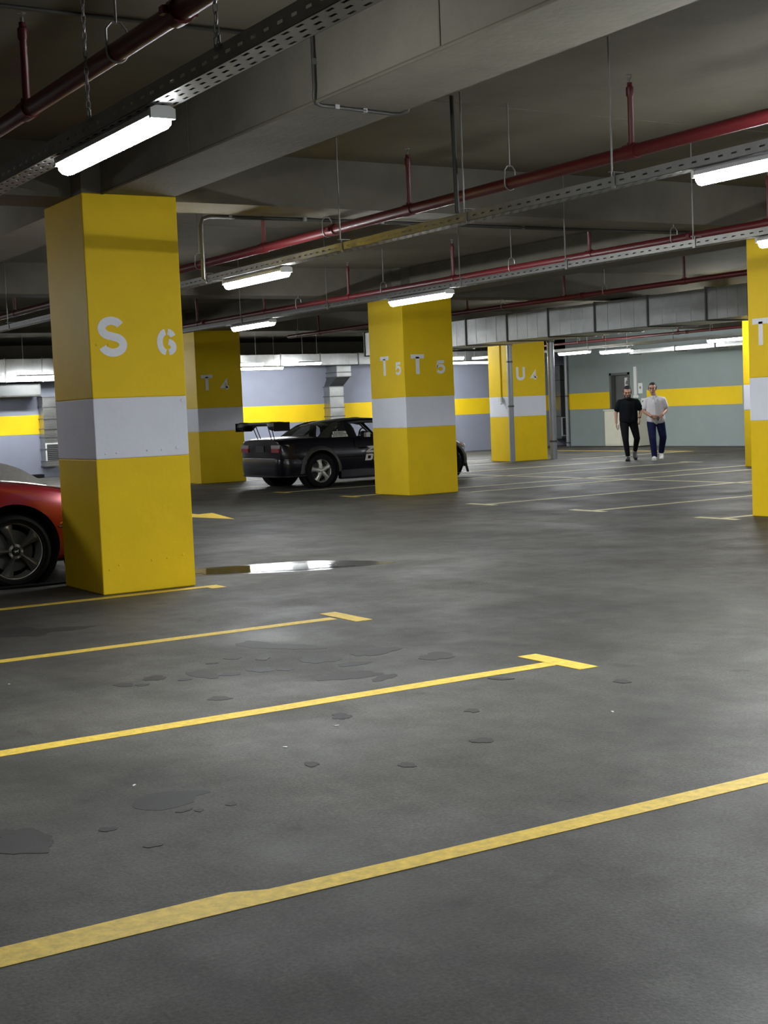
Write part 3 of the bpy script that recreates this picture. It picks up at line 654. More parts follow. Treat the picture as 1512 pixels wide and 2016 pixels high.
def loft_body(name, secs, parent, m, wells, nx=7, npf=4, cutters=()):
    """secs rows: x, zb, zsill, zmid, zsh, ztop, wb, wsill, wmid, wsh, wtop"""
    rows = []
    for r in crom(secs, nx):
        x, zb, zs, zm, zh, zt, wb, ws, wm, wh, wt = r
        half = [(0, zb), (wb*.6, zb), (wb, zb), (ws, zs), (wm, zm), (wh, zh), (wt, zh+(zt-zh)*.62), (wt*.72, zt-(zt-zh)*.10), (wt*.38, zt), (0, zt+.004)]
        half = [(max(p[0], 0), p[1]) for p in crom(half, npf)]
        ring = [(x, -y, z) for y, z in half] + [(x, y, z) for y, z in half[-2:0:-1]]
        rows.append(ring)
    mb = MB(); mb.grid(rows, True); n = len(rows[0]); mb.f.append(tuple(range(n-1, -1, -1))); mb.f.append(tuple(range((len(rows)-1)*n, len(rows)*n)))
    me = bpy.data.meshes.new('tmp'); me.from_pydata(mb.v, [], mb.f); me.update()
    bm = bmesh.new(); bm.from_mesh(me); bmesh.ops.recalc_face_normals(bm, faces=bm.faces); bm.to_mesh(me); bm.free()
    o = bpy.data.objects.new('tmp', me); COL.objects.link(o); cs = []
    for (x, z, rad, y0, y1) in wells:
        c = MB().lathe([(.0001, y0), (rad, y0), (rad, y1), (.0001, y1)], (x, 0, z), 40).build('tmpc', None); cs.append(c)
    for c in cutters: cs.append(c.build('tmpc', None))
    for c in cs:
        b = o.modifiers.new('b', 'BOOLEAN'); b.operation = 'DIFFERENCE'; b.object = c; b.solver = 'EXACT'
    o2 = baked(o, name, m, parent, 38)
    for c in cs: bpy.data.objects.remove(c)
    return o2
def side_panel(name, poly, yfun, th, m, parent, sides=(-1, 1)):
    out = []
    for s in sides:
        out.append(MB().prism(poly, lambda x, z: (x, s*yfun(z), z), lambda x, z: (x, s*(yfun(z)-th), z)).build(name, m, parent))
    return out
def flare(parent, x, z, r0, r1, y, side, m, a0=-8, a1=188, out=.03):
    rows = []
    for i in range(25):
        a = math.radians(a0+(a1-a0)*i/24); c, sn = math.cos(a), math.sin(a)
        rows.append([(x+c*r0, side*(y-.06), z+sn*r0), (x+c*r0, side*(y+out), z+sn*r0), (x+c*(r0+.02), side*(y+out), z+sn*(r0+.02)), (x+c*r1, side*(y-.004), z+sn*r1), (x+c*r1, side*(y-.06), z+sn*r1)])
    return MB().grid(rows, True).build('fender_flare', m, parent, 40)
def liner(parent, x, z, r, side):
    return MB().lathe([(r-.012, side*.60), (r-.004, side*.62), (r-.004, side*.84), (r-.010, side*.84), (r-.012, side*.63), (.02, side*.63), (.02, side*.60)], (x, 0, z), 40, True).build('wheel_liner', 'trim_dull', parent, 40)
def wrap(name, prof, path, m, parent, smooth=40):
    """sweep a (out, z) profile along a plan path of (x, y, nx, ny)"""
    rows = [[(x+nx*o, y+ny*o, z) for o, z in prof] for x, y, nx, ny in path]
    mb = MB(); mb.grid(rows, True); n = len(prof); mb.f.append(tuple(range(n))); mb.f.append(tuple(range((len(rows)-1)*n, len(rows)*n)))
    return mb.build(name, m, parent, smooth)
def bump_path(x0, xend, w, rc, sgn):
    """U-shaped plan path of a bumper: from side, round the corner, across and back"""
    p = []
    for i in range(4): p.append((x0+(xend-sgn*rc-x0)*i/4, -w, 0, -1))
    for i in range(9):
        a = math.pi/2*i/8; p.append((xend-sgn*rc+sgn*rc*math.sin(a), -w+rc-rc*math.cos(a), sgn*math.sin(a), -math.cos(a)))
    q = [(x, -y, nx, -ny) for x, y, nx, ny in reversed(p)]
    mid = [(xend+sgn*.03*math.cos(t*math.pi/2), (w-rc)*t, sgn, 0) for t in (-.6, -.2, .2, .6)]
    return p + mid + q

# ---------------------------------------------------------------- black drift coupe
bm_ = thing('drift_coupe', 'dusty black two-door race car with rear wing, half behind the T 5 column', 'car', (11.18, 22.76, 0))
WR, WF, RR = 0.97, 3.67, 0.300
bsecs = [  # x, zb, zsill, zmid, zsh, ztop, wb, wsill, wmid, wsh, wtop
 (0.00, .40, .42, .58, .80, .865, .55, .62, .70, .69, .62),
 (0.05, .34, .38, .58, .82, .885, .62, .72, .79, .74, .66),
 (0.35, .30, .36, .58, .84, .910, .68, .80, .845, .785, .70),
 (0.97, .22, .32, .58, .845, .915, .72, .82, .86, .795, .71),
 (1.45, .19, .27, .56, .835, .87, .74, .825, .86, .79, .72),
 (2.20, .18, .26, .55, .825, .85, .74, .825, .86, .79, .72),
 (2.95, .18, .26, .54, .815, .855, .74, .825, .86, .785, .71),
 (3.40, .19, .27, .53, .775, .830, .73, .82, .86, .77, .69),
 (3.85, .21, .29, .52, .72, .775, .70, .81, .85, .76, .67),
 (4.25, .22, .30, .48, .62, .70, .62, .74, .78, .72, .62),
 (4.38, .24, .32, .46, .56, .63, .50, .62, .66, .62, .54)]
cab = MB().prism([(1.12, .62), (2.86, .62), (2.90, 1.1), (1.08, 1.1)], lambda x, z: (x, -.68, z), lambda x, z: (x, .68, z))
loft_body('body_shell', bsecs, bm_, 'car_black', [(WR, RR+.02, .365, -1.2, -.58), (WR, RR+.02, .365, .58, 1.2), (WF, RR+.02, .365, -1.2, -.58), (WF, RR+.02, .365, .58, 1.2)], cutters=(cab,))
for x in (WR, WF):
    for s in (-1, 1):
        wheel(bm_, x, s*.755, s, RR, .212, .215, 'star'); flare(bm_, x, RR+.02, .345, .42, .85, s, 'car_dusty'); liner(bm_, x, RR+.02, .362, s)
yf = lambda z: .785 - max(0, z-.83)*0.50
roof_z = 1.205
# roof skin
rows = []
for i, (x, z, wv) in enumerate(crom([(1.36, 1.135, .60), (1.55, 1.175, .615), (1.9, 1.203, .625), (2.2, 1.203, .625), (2.45, 1.185, .615), (2.62, 1.15, .605)], 4)):
    rows.append([(x, -wv*u, z - .055*abs(u)**3) for u in (1, .92, .75, .5, .2, 0, -.2, -.5, -.75, -.92, -1)])
inner = [[(x, y, z-.035) for x, y, z in r] for r in rows]
mb = MB(); mb.grid(rows); mb.grid(inner)
n = len(rows[0]); K = len(rows)
for a, b in ((rows[0], inner[0]), (rows[-1], inner[-1]), ([r[0] for r in rows], [r[0] for r in inner]), ([r[-1] for r in rows], [r[-1] for r in inner])): mb.grid([a, b])
mb.build('roof', 'car_dusty', bm_, 40)
MB().ell((2.35, .30, 1.19), (.13, .12, .022), 16, 8).build('roof_vent', 'trim_black', bm_, 60)
# pillars
side_panel('c_pillar', [(.92, .845), (1.16, .845), (1.28, .98), (1.42, 1.08), (1.55, 1.14), (1.50, 1.155), (1.32, 1.11), (1.12, .99)], yf, .05, 'car_dusty', bm_)
side_panel('b_pillar', [(1.62, .835), (1.74, .835), (1.70, 1.0), (1.66, 1.15), (1.60, 1.15), (1.60, 1.0)], yf, .04, 'trim_black', bm_)
side_panel('a_pillar', [(3.02, .825), (3.10, .825), (2.68, 1.14), (2.60, 1.145)], yf, .05, 'car_black', bm_)
side_panel('roof_rail', [(1.45, 1.125), (1.6, 1.148), (2.1, 1.160), (2.45, 1.150), (2.68, 1.115), (2.72, 1.125), (2.5, 1.172), (2.1, 1.182), (1.6, 1.170), (1.44, 1.145)], yf, .05, 'car_black', bm_)
# glass
qw = side_panel('quarter_window', [(1.17, .845), (1.625, .84), (1.60, 1.0), (1.60, 1.14), (1.52, 1.13), (1.42, 1.085), (1.28, .985)], lambda z: yf(z)-.012, .006, 'glass_tint', bm_)
def ygrid(name, a, b, wa, wb, m, bulge=.05):
    rows = []
    for i in range(7):
        t = i/6; x = a[0]+(b[0]-a[0])*t; z = a[1]+(b[1]-a[1])*t + .02*math.sin(math.pi*t); wv = wa+(wb-wa)*t
        rows.append([(x + bulge*(1-u*u)*(1 if a[0] > 2 else -1), wv*u, z) for u in (-1, -.75, -.5, -.25, 0, .25, .5, .75, 1)])
    return MB().grid(rows).build(name, m, bm_, 60)
ygrid('rear_window', (.99, .905), (1.40, 1.125), .70, .59, 'glass_tint')
ygrid('windscreen', (3.03, .845), (2.62, 1.14), .73, .60, 'glass_clear')
# stickers with two printed rows on the right quarter window
for zz, xa, xb in ((.955, 1.30, 1.585), (.90, 1.265, 1.60)):
    yy = -(yf(zz)-.008)
    st = MB().prism([(xa, zz-.022), (xb, zz-.022), (xb-.008, zz+.022), (xa+.012, zz+.022)], lambda x, z: (x, -(yf(z)-.006), z), lambda x, z: (x, -(yf(z)-.010), z)).build('window_sticker', 'decal_white', bm_)
    R = random.Random(int(zz*1000)); x = xa+.03; first = True
    while x < xb-.03:
        wv = .03 if first else R.uniform(.008, .02)
        MB().prism([(x, zz-.012), (x+wv, zz-.012), (x+wv, zz+.012), (x, zz+.012)], lambda a, z: (a, -(yf(z)-.004), z), lambda a, z: (a, -(yf(z)-.0065), z)).build('printed_mark', 'decal_grey', st)
        x += wv + (.012 if first else R.choice((.005, .006, .014))); first = False
# interior: tub, dashboard, steering wheel, seats, roll cage
box('cabin_floor', (1.10, -.67, .60), (2.88, .67, .635), 'trim_black', bm_)
MB().prism([(2.62, .62), (3.0, .62), (3.0, .86), (2.72, .88), (2.62, .80)], lambda x, z: (x, -.66, z), lambda x, z: (x, .66, z)).build('dashboard', 'trim_black', bm_)
MB().tube([(2.56+.03*math.cos(a)*0, .34+.16*math.cos(a), .84+.16*math.sin(a)) for a in [2*math.pi*i/20 for i in range(21)]], .014, 8, False).tube([(2.56, .18, .84), (2.56, .5, .84)], .012, 6).tube([(2.56, .34, .84), (2.75, .34, .80)], .02, 8).build('steering_wheel', 'trim_black', bm_, 60)
MB().tube([(2.60, -.30+.10*math.cos(a), .86+.10*math.sin(a)) for a in [2*math.pi*i/20 for i in range(21)]], .03, 8, False).build('dash_pod', 'trim_black', bm_, 60)
for yy in (-.33, .34):
    MB().prism([(1.78, .62), (2.02, .62), (1.95, .8), (1.86, 1.02), (1.80, 1.10), (1.72, 1.10), (1.74, .9)], lambda x, z: (x, yy-.2, z), lambda x, z: (x, yy+.2, z)).build('seat', 'trim_black', bm_, None, None, .03)
cage = MB()
for s in (-1, 1):
    cage.tube([(1.66, s*.60, .63), (1.66, s*.58, .95), (1.64, s*.50, 1.12)], .02, 8); cage.tube([(1.64, s*.50, 1.12), (2.55, s*.52, 1.12), (2.92, s*.62, .85)], .02, 8); cage.tube([(1.64, s*.48, 1.10), (1.15, s*.45, .75)], .02, 8)
cage.tube([(1.64, -.50, 1.12), (1.64, .50, 1.12)], .02, 8); cage.tube([(1.66, -.55, .66), (1.64, .45, 1.1)], .018, 8)
cage.build('roll_cage', 'dark_steel', bm_, 60)
MB().box((2.02, -.69, .83), (2.10, -.60, .93)).build('door_pocket', 'white_plastic', bm_)
# bumpers, skirts, diffuser
wrap('rear_bumper', [(.0, .235), (.03, .24), (.055, .33), (.06, .46), (.045, .535), (.0, .55), (-.05, .54), (-.05, .25)], bump_path(.60, .0, .80, .22, -1), 'car_black', bm_)
wrap('bumper_lip', [(.035, .215), (.05, .22), (.05, .245), (.0, .25), (-.03, .22)], bump_path(.60, .0, .80, .22, -1), 'trim_black', bm_)
wrap('front_bumper', [(.0, .20), (.04, .21), (.06, .33), (.05, .45), (.02, .50), (-.05, .50), (-.05, .21)], bump_path(4.02, 4.40, .78, .25, 1), 'car_black', bm_)
wrap('splitter', [(-.05, .085), (.10, .085), (.10, .10), (-.05, .10)], bump_path(4.02, 4.44, .80, .25, 1), 'white_plastic', bm_)
for s in (-1, 1):
    MB().prism([(4.28, .10), (4.34, .10), (4.20, .50), (4.10, .50)], lambda x, z: (x, s*.83, z), lambda x, z: (x, s*.815, z)).build('canard', 'trim_black', bm_)
    MB().box((1.34, s*.80 if s > 0 else -.90, .13), (3.30, .90 if s > 0 else -.80, .17)).prism([(1.34, .14), (3.30, .14), (3.28, .30), (1.36, .30)], lambda x, z: (x, s*(.90-(z-.14)*.25), z), lambda x, z: (x, s*.78, z)).build('side_skirt', 'car_black', bm_, None, None, .01)
    # lamps
    MB().prism([(.02, .66), (.26, .66), (.245, .725), (.02, .725)], lambda x, z: (x+.01, s*(.800 if x > .1 else .735), z), lambda x, z: (x+.01, s*.60, z)).build('tail_lamp', 'tail_red', bm_)
    tl = MB().box((-.024, s*.46 if s > 0 else -.735, .655), (.04, .735 if s > 0 else -.46, .725)).build('tail_lamp', 'tail_red', bm_)
    MB().box((-.026, s*.46 if s > 0 else -.74, .725), (.04, .74 if s > 0 else -.46, .785)).build('reverse_lens', 'tail_clear', tl)
    MB().prism([(.04, .725), (.24, .725), (.19, .785), (.04, .785)], lambda x, z: (x, s*(.802 if x > .1 else .74), z), lambda x, z: (x, s*.62, z)).build('reverse_lens', 'tail_clear', tl)
    MB().ell((4.33, s*.56, .585), (.10, .16, .075), 16, 10).build('headlamp', 'lens_white', bm_, 60)
    MB().ell((4.20, s*.70, .585), (.10, .05, .07), 14, 8).build('indicator', 'lens_orange', bm_, 60)
    # mirrors, door seam, handle
    MB().ell((2.90, s*.90, .885), (.07, .10, .055), 14, 8).tube([(2.93, s*.80, .85), (2.91, s*.86, .87)], .02, 8).build('door_mirror', 'trim_black', bm_, 60)
    MB().prism([(1.665, .30), (1.675, .30), (1.70, .82), (1.69, .82)], lambda x, z: (x, s*(.866-abs(z-.56)*.10), z), lambda x, z: (x, s*.80, z)).build('door_gap', 'trim_black', bm_)
    MB().tube([(1.76, s*.862, .67), (1.78, s*.875, .672), (1.92, s*.875, .672), (1.94, s*.862, .67)], .012, 8).build('door_handle', 'car_black', bm_, 60)
MB().tube([(1.35, -.868, .52), (3.3, -.868, .505)], .006, 6).build('side_moulding', 'trim_black', bm_)
MB().box((-.018, -.16, .66), (.02, .16, .77)).build('plate_recess', 'trim_black', bm_)
MB().tube([(-.055, -.62, .545), (-.062, 0, .548), (-.055, .62, .545)], .006, 6).build('bumper_trim', 'galvanized', bm_)
MB().box((.34, -.852, .625), (.46, -.83, .70)).build('fuel_recess', 'trim_black', bm_)
# door lettering, blocky italic strokes
for row, z0, letters in ((0, .575, 'ZO'), (1, .435, 'DR')):
    x = 1.885 if row == 0 else 1.86
    for ch in letters:
        H_, W_, sl = .115, .155, .25; mb = MB(); wd = .036
        rects = {'Z': [[(0, 1), (1, 1), (1, .72), (.42, .28), (1, .28), (1, 0), (0, 0), (0, .28), (.56, .72), (0, .72)]],
                 'O': [[(0, 0), (1, 0), (1, .27), (0, .27)], [(0, .73), (1, .73), (1, 1), (0, 1)], [(0, .25), (.3, .25), (.3, .75), (0, .75)], [(.7, .25), (1, .25), (1, .75), (.7, .75)]],
                 'D': [[(0, 0), (.85, 0), (1, .2), (1, .27), (0, .27)], [(0, .73), (1, .73), (1, .8), (.85, 1), (0, 1)], [(0, .25), (.3, .25), (.3, .75), (0, .75)], [(.7, .25), (1, .25), (1, .75), (.7, .75)]],
                 'R': [[(0, 0), (.3, 0), (.3, 1), (0, 1)], [(.28, .75), (1, .75), (1, 1), (.28, 1)], [(.72, .50), (.95, .50), (1, .56), (1, .77), (.72, .77)], [(.28, .34), (.86, .34), (.96, .52), (.28, .52)], [(.80, 0), (1.12, 0), (.84, .36), (.52, .36)]]}[ch]
        for poly in rects:
            mb.prism(poly, lambda a, b: (x+(a*W_)+b*H_*sl, -.874 + abs(z0+b*H_-.56)*.10*0, z0+b*H_), lambda a, b: (x+(a*W_)+b*H_*sl, -.870, z0+b*H_))
        mb.build('door_letter', 'decal_white', bm_)
        x += W_+.022
# rear wing: thin middle blade, deep boxed ends, twin struts
rows = []
for u in np.linspace(-1, 1, 25):
    a = abs(u); deep = max(0, min(1, (a-.52)/.14)); deep = deep*deep*(3-2*deep)
    ch, th, dz = .24+.10*deep, .075+.09*deep, -.040*deep
    c0 = .06
    rows.append([(c0+p*ch, u*.76, 1.155+dz+q*th) for p, q in ((-.5, .0), (-.45, .35), (-.2, .5), (.2, .45), (.5, .15), (.5, -.1), (.2, -.5), (-.2, -.45), (-.45, -.3))])
mb = MB(); mb.grid(rows, True); n = len(rows[0]); mb.f.append(tuple(range(n))); mb.f.append(tuple(range((len(rows)-1)*n, len(rows)*n)))
wg = mb.build('rear_wing', 'trim_black', bm_, 35)
for s in (-1, 1):
    MB().box((-.13, s*.76-.006, 1.03), (.27, s*.76+.006, 1.185)).build('end_plate', 'trim_black', wg)
    for xx in (.02, .10): MB().tube([(xx, s*.30, 1.13), (xx+.10, s*.27, .89)], .010, 6).build('wing_strut', 'trim_black', wg)

# shorten the overhangs behind and ahead of the axles
def _remap(o):
    for v in o.data.vertices:
        if v.co.x < WR: v.co.x = WR-(WR-v.co.x)*.78
        elif v.co.x > WF: v.co.x = WF+(v.co.x-WF)*.72
for o in [q for q in bm_.children_recursive if q.type == 'MESH']:
    if o.name.split('.')[0] in ('tyre', 'fender_flare', 'wheel_liner') or (o.parent and o.parent.name.startswith('tyre')): continue
    _remap(o)
# ---------------------------------------------------------------- red coupe
mu = thing('red_coupe', 'glossy red sports coupe, front wing and wheel showing left of the S 6 column', 'car', (-.125, 12.33, 0))
MWF, MWR, MR = 3.58, 1.00, 0.300
msecs = [
 (0.00, .38, .42, .60, .86, .93, .55, .64, .76, .74, .66),
 (0.10, .30, .36, .60, .88, .95, .66, .78, .86, .80, .70),
 (1.00, .24, .32, .60, .90, .96, .74, .86, .925, .84, .74),
 (2.00, .20, .28, .56, .85, .90, .76, .86, .91, .84, .74),
 (2.70, .20, .28, .56, .85, .91, .76, .86, .91, .84, .74),
 (3.10, .20, .28, .58, .835, .905, .76, .86, .915, .84, .73),
 (3.58, .20, .29, .60, .805, .875, .74, .86, .92, .83, .72),
 (3.95, .17, .26, .56, .76, .825, .70, .85, .90, .80, .68),
 (4.35, .17, .25, .50, .66, .73, .60, .76, .80, .72, .60),
 (4.52, .20, .27, .46, .58, .64, .44, .56, .60, .56, .46)]
loft_body('body_shell', msecs, mu, 'car_red', [(MWR, MR, .385, -1.2, -.62), (MWR, MR, .385, .62, 1.2), (MWF, MR, .385, -1.2, -.62), (MWF, MR, .385, .62, 1.2)])
for x in (MWR, MWF):
    for s in (-1, 1): wheel(mu, x, s*.795, s, MR, .240, .235, 'trumpet'); liner(mu, x, MR, .384, s)
yg = lambda z: .80 - max(0, z-.9)*.55
mb = MB(); rows = []
for (x, z, wv) in crom([(.75, 1.05, .56), (1.0, 1.22, .58), (1.5, 1.32, .60), (1.9, 1.32, .60), (2.2, 1.27, .585), (2.35, 1.22, .57)], 4): rows.append([(x, wv*u, z-.06*abs(u)**3) for u in (-1, -.9, -.7, -.4, 0, .4, .7, .9, 1)])
mb.grid(rows).grid([[(x, y, z-.03) for x, y, z in r] for r in rows]).build('roof', 'car_red', mu, 40)
side_panel('c_pillar', [(.45, .91), (.95, .90), (1.1, 1.2), (1.0, 1.21), (.75, 1.05)], yg, .05, 'car_red', mu)
side_panel('side_window', [(.97, .90), (2.72, .89), (2.30, 1.22), (1.9, 1.27), (1.4, 1.27), (1.1, 1.19)], lambda z: yg(z)-.01, .006, 'glass_tint', mu)
side_panel('a_pillar', [(2.68, .89), (2.80, .89), (2.36, 1.22), (2.28, 1.235)], yg, .05, 'car_red', mu)
MB().grid([[(2.80+.06*(1-u*u)-.45*t, (.74-.17*t)*u, .90+.33*t) for u in (-1, -.5, 0, .5, 1)] for t in (0, .33, .66, 1)]).build('windscreen', 'glass_tint', mu, 60)
MB().grid([[(.42-.05*(1-u*u)+.42*t, (.72-.14*t)*u, .95+.16*t) for u in (-1, -.5, 0, .5, 1)] for t in (0, .5, 1)]).build('rear_window', 'glass_tint', mu, 60)
for s in (-1, 1):
    MB().ell((4.30, s*.62, .60), (.13, .13, .06), 14, 8).build('headlamp', 'lens_white', mu, 60)
    MB().tube([(3.95, s*.905, .475), (4.25, s*.84, .47)], .008, 6).build('bumper_seam', 'trim_black', mu)
    MB().ell((4.02, s*.885, .50), (.07, .025, .018), 12, 6).build('side_marker', 'lens_orange', mu, 60)
    MB().box((.0-.02, s*.42 if s > 0 else -.72, .62), (.03, .72 if s > 0 else -.42, .78)).build('tail_lamp', 'tail_red', mu)
MB().ell((3.05, 0, .925), (.22, .30, .045), 16, 8).build('hood_scoop', 'car_red', mu, 60)
wrap('front_valance', [(.0, .13), (.03, .13), (.03, .21), (-.05, .21)], bump_path(4.02, 4.48, .80, .30, 1), 'trim_black', mu)

# ---------------------------------------------------------------- covered car beyond it
cv = thing('covered_car', 'grey fabric cover over a car behind the red coupe', 'car cover', (.35, 14.85, 0))
csec = [(0.0, .12, .2, .55, .80, .84, .60, .80, .86, .78, .62), (.5, .08, .2, .58, .92, 1.0, .80, .92, .95, .82, .66), (1.3, .08, .2, .6, 1.2, 1.33, .82, .93, .95, .72, .60), (2.1, .08, .2, .6, 1.22, 1.34, .82, .93, .95, .72, .6),
        (2.8, .08, .2, .58, .98, 1.08, .82, .93, .95, .80, .66), (3.3, .08, .2, .58, .92, .99, .82, .92, .95, .84, .74), (3.85, .08, .2, .56, .90, .965, .80, .90, .93, .83, .72), (4.15, .10, .2, .5, .78, .83, .74, .82, .86, .74, .6), (4.40, .12, .2, .44, .64, .69, .55, .64, .68, .6, .5)]
loft_body('cover', csec, cv, 'cover_cloth', [], 5, 3)
MB().tube([(.2, -.93, .10), (2.2, -.955, .09), (4.1, -.88, .10)], .012, 6).build('hem', 'cover_cloth', cv, 60)

# ================================================================== people
def hand(mb, wrist, d, palmn, side, L=.175, curl=.5):
    """palm and five fingers; d = pointing direction, palmn = palm facing direction"""
    wrist = Vector(wrist); d = Vector(d).normalized(); pn = Vector(palmn); pn = (pn-d*pn.dot(d)).normalized(); sd = d.cross(pn).normalized()*side
    for k in (-1, -.33, .33, 1): mb.caps(wrist+d*.012+sd*k*.016, wrist+d*.085+sd*k*.029, .014, .0125, n=8)
    for k, ln in ((-1, .062), (-.35, .076), (.35, .080), (1, .070)):
        p = wrist+d*.085+sd*k*.029; dd = d.copy()
        for j, f in enumerate((.45, .32, .23)):
            dd = (dd*math.cos(curl*(.5+.2*j)) + pn*math.sin(curl*(.5+.2*j))).normalized()
            q = p+dd*ln*f; mb.caps(p, q, .0095-.0008*j, .0090-.0008*j, n=8); p = q
    p = wrist+d*.03+sd*.03; q = p+(d*.6+sd*.7+pn*.25).normalized()*.04; r = q+(d*.85+sd*.2+pn*.4).normalized()*.034
    mb.caps(p, q, .013, .011, n=8); mb.caps(q, r, .0105, .009, n=8)
def person(label, loc, J, cl, scale, rz):
    t = thing('person', label, 'person', loc, rz); t.scale = (scale,)*3
    V = lambda k: Vector(J[k])
    # --- body, one continuous surface (facing -y)
    b = MB(); hc = V('head'); tilt = Matrix.Rotation(J.get('nod', 0), 3, 'X') @ Matrix.Rotation(J.get('turn', 0), 3, 'Z') * 1.07
    H = lambda x, y, z: hc + tilt @ Vector((x, y, z))
    b.ell(hc + tilt @ Vector((0, .012, .028)), (.074, .092, .092), 18, 12, tilt)
    b.ell(hc + tilt @ Vector((0, -.012, -.045)), (.058, .070, .078), 16, 10, tilt)
    b.ell(H(0, -.045, -.100), (.034, .030, .024), 12, 8, tilt)
    b.caps(H(0, -.082, .012), H(0, -.104, -.026), .008, .014, n=8)            # nose
    b.ell(H(0, -.084, -.066), (.026, .014, .016), 10, 6, tilt)                 # mouth region
    b.ell(H(0, -.074, .026), (.052, .018, .012), 12, 6, tilt)                  # brow
    for s in (-1, 1):
        b.ell(H(s*.077, .006, -.008), (.010, .020, .031), 10, 8, tilt); b.ell(H(s*.040, -.062, -.022), (.024, .022, .022), 10, 8, tilt)
    b.caps(H(0, .02, -.06), V('neck'), .054, .060)
    b.caps(V('neck')-Vector((0, 0, .07)), V('chest'), .065, .11)
    for s, n_ in ((-1, 'r'), (1, 'l')):
        b.caps(V('neck')-Vector((0, 0, .06)), V('sh_'+n_), .045, .050); b.caps(V('sh_'+n_), V('el_'+n_), .047, .039); b.caps(V('el_'+n_), V('wr_'+n_), .039, .027)
        hand(b, J['wr_'+n_], J['hd_'+n_], J['pn_'+n_], s*J.get('hs_'+n_, 1), curl=J.get('cu_'+n_, .5))
        b.caps(V('sh_'+n_)*.40 + V('chest')*.60, V('pelvis') + Vector((s*.03, 0, 0)), .100, .105)
        b.caps(V('hip_'+n_), V('kn_'+n_), .080, .052); b.caps(V('kn_'+n_), V('an_'+n_), .050, .034)
    voxel(b, 'body', 'skin', t, .0075, 3)
    # --- hair, face details
    h = MB(); h.ell(hc + tilt @ Vector((0, .034, .052)), (.080, .094, .080), 20, 14, tilt)
    h.ell(H(0, -.030, .098), (.058, .050, .026), 14, 8, tilt)
    for s in (-1, 1): h.ell(H(s*.070, .020, .020), (.016, .052, .045), 10, 8, tilt)
    cut = []
    hv = voxel(h, 'hair', 'hair', t, .008, 2)
    for s in (-1, 1):
        MB().ell(H(s*.031, -.079, .003), (.013, .007, .006), 10, 6, tilt).build('eye', 'eye', t, 60)
        MB().caps(H(s*.016, -.090, .024), H(s*.048, -.082, .024), .006, .004, n=6).build('eyebrow', 'hair', t, 60)
    MB().ell(H(0, -.097, -.064), (.022, .007, .007), 10, 6, tilt).build('mouth', 'lips', t, 60)
    if cl.get('beard'):
        g = MB(); g.ell(H(0, -.035, -.094), (.052, .050, .034), 14, 8, tilt); g.ell(H(0, -.088, -.048), (.028, .014, .008), 10, 6, tilt)
        for s in (-1, 1): g.ell(H(s*.052, -.018, -.060), (.018, .045, .048), 10, 8, tilt)
        voxel(g, 'beard', 'beard', t, .007, 2)
    # --- shirt
    s_ = MB(); w_ = cl['shirt_w']
    s_.caps(V('neck')+Vector((0, .005, -.05)), V('chest'), .085, .125)
    for s, n_ in ((-1, 'r'), (1, 'l')):
        s_.caps(V('neck')+Vector((s*.03, 0, -.055)), V('sh_'+n_)+Vector((0, 0, -.005)), .066, .064)
        s_.caps(V('sh_'+n_), V('sh_'+n_).lerp(V('el_'+n_), cl['sleeve']), .068, .072)
        s_.caps(V('sh_'+n_)*.42 + V('chest')*.58 + Vector((0, 0, .0)), V('waist')+Vector((s*.07, 0, 0)), .112, w_)
        s_.caps(V('chest')+Vector((s*.075, 0, .0)), V('waist')+Vector((s*.085, 0, 0)), .112, w_)
        s_.caps(V('waist')+Vector((s*.085, 0, 0)), V('hem')+Vector((s*.082, 0, .04)), w_, w_+.004)
    s_.caps(V('chest')+Vector((0, -.02, 0)), V('hem')+Vector((0, 0, .05)), .125, w_+.012)
    so = voxel(s_, 'shirt', cl['shirt'], t, .011, 5)
    if cl.get('collar'):
        c = MB(); nk = V('neck')
        for s in (-1, 1): c.prism([(0, 0), (.055, .01), (.05, .055), (.0, .05)], lambda a, z: tuple(nk+Vector((s*(.022+a), -.085+a*.75, -.055+z))), lambda a, z: tuple(nk+Vector((s*(.022+a), -.077+a*.75, -.055+z))))
        c.build('collar', cl['shirt'], so); cp = V('chest')
        MB().box(tuple(cp+Vector((-.014, -.150, .02))), tuple(cp+Vector((.014, -.120, .16)))).build('placket', cl['shirt'], so)
    # --- trousers
    p_ = MB()
    p_.caps(V('pelvis')+Vector((-.06, 0, .05)), V('pelvis')+Vector((.06, 0, .05)), .112, .112)
    for s, n_ in ((-1, 'r'), (1, 'l')):
        p_.caps(V('pelvis')+Vector((s*.06, 0, .03)), V('hip_'+n_), .110, .100); p_.caps(V('hip_'+n_), V('kn_'+n_), .100, cl['knee']); p_.caps(V('kn_'+n_), V('an_'+n_).lerp(V('kn_'+n_), cl['cuff']*2.2), cl['knee'], cl['hem_r'])
    voxel(p_, 'trousers', cl['trousers'], t, .011, 4)
    # --- shoes
    for s, n_ in ((-1, 'r'), (1, 'l')):
        a = V('an_'+n_); f = Vector(J['ft_'+n_]).normalized(); upv = Vector((0, 0, 1)); upv = (upv-f*upv.dot(f)).normalized()
        sh = MB(); heel = a - upv*.055 - f*.035
        sh.caps(heel, heel+f*.09, .040, .042); sh.caps(heel+f*.09, heel+f*.195+upv*-.008, .042, .036); sh.caps(a-upv*.035, heel+f*.10, .043, .040)
        sho = voxel(sh, 'shoe', cl['shoe'], t, .008, 3)
        so2 = MB()
        sx = f.cross(upv)
        pts = [(-.045, -.034), (-.045, .034), (.08, .044), (.16, .046), (.225, .026), (.238, 0), (.225, -.026), (.16, -.046), (.08, -.044)]
        so2.prism(pts, lambda u, v: tuple(heel+f*u+sx*v-upv*.042), lambda u, v: tuple(heel+f*u+sx*v-upv*.024)); so2.build('sole', cl['sole'], sho)
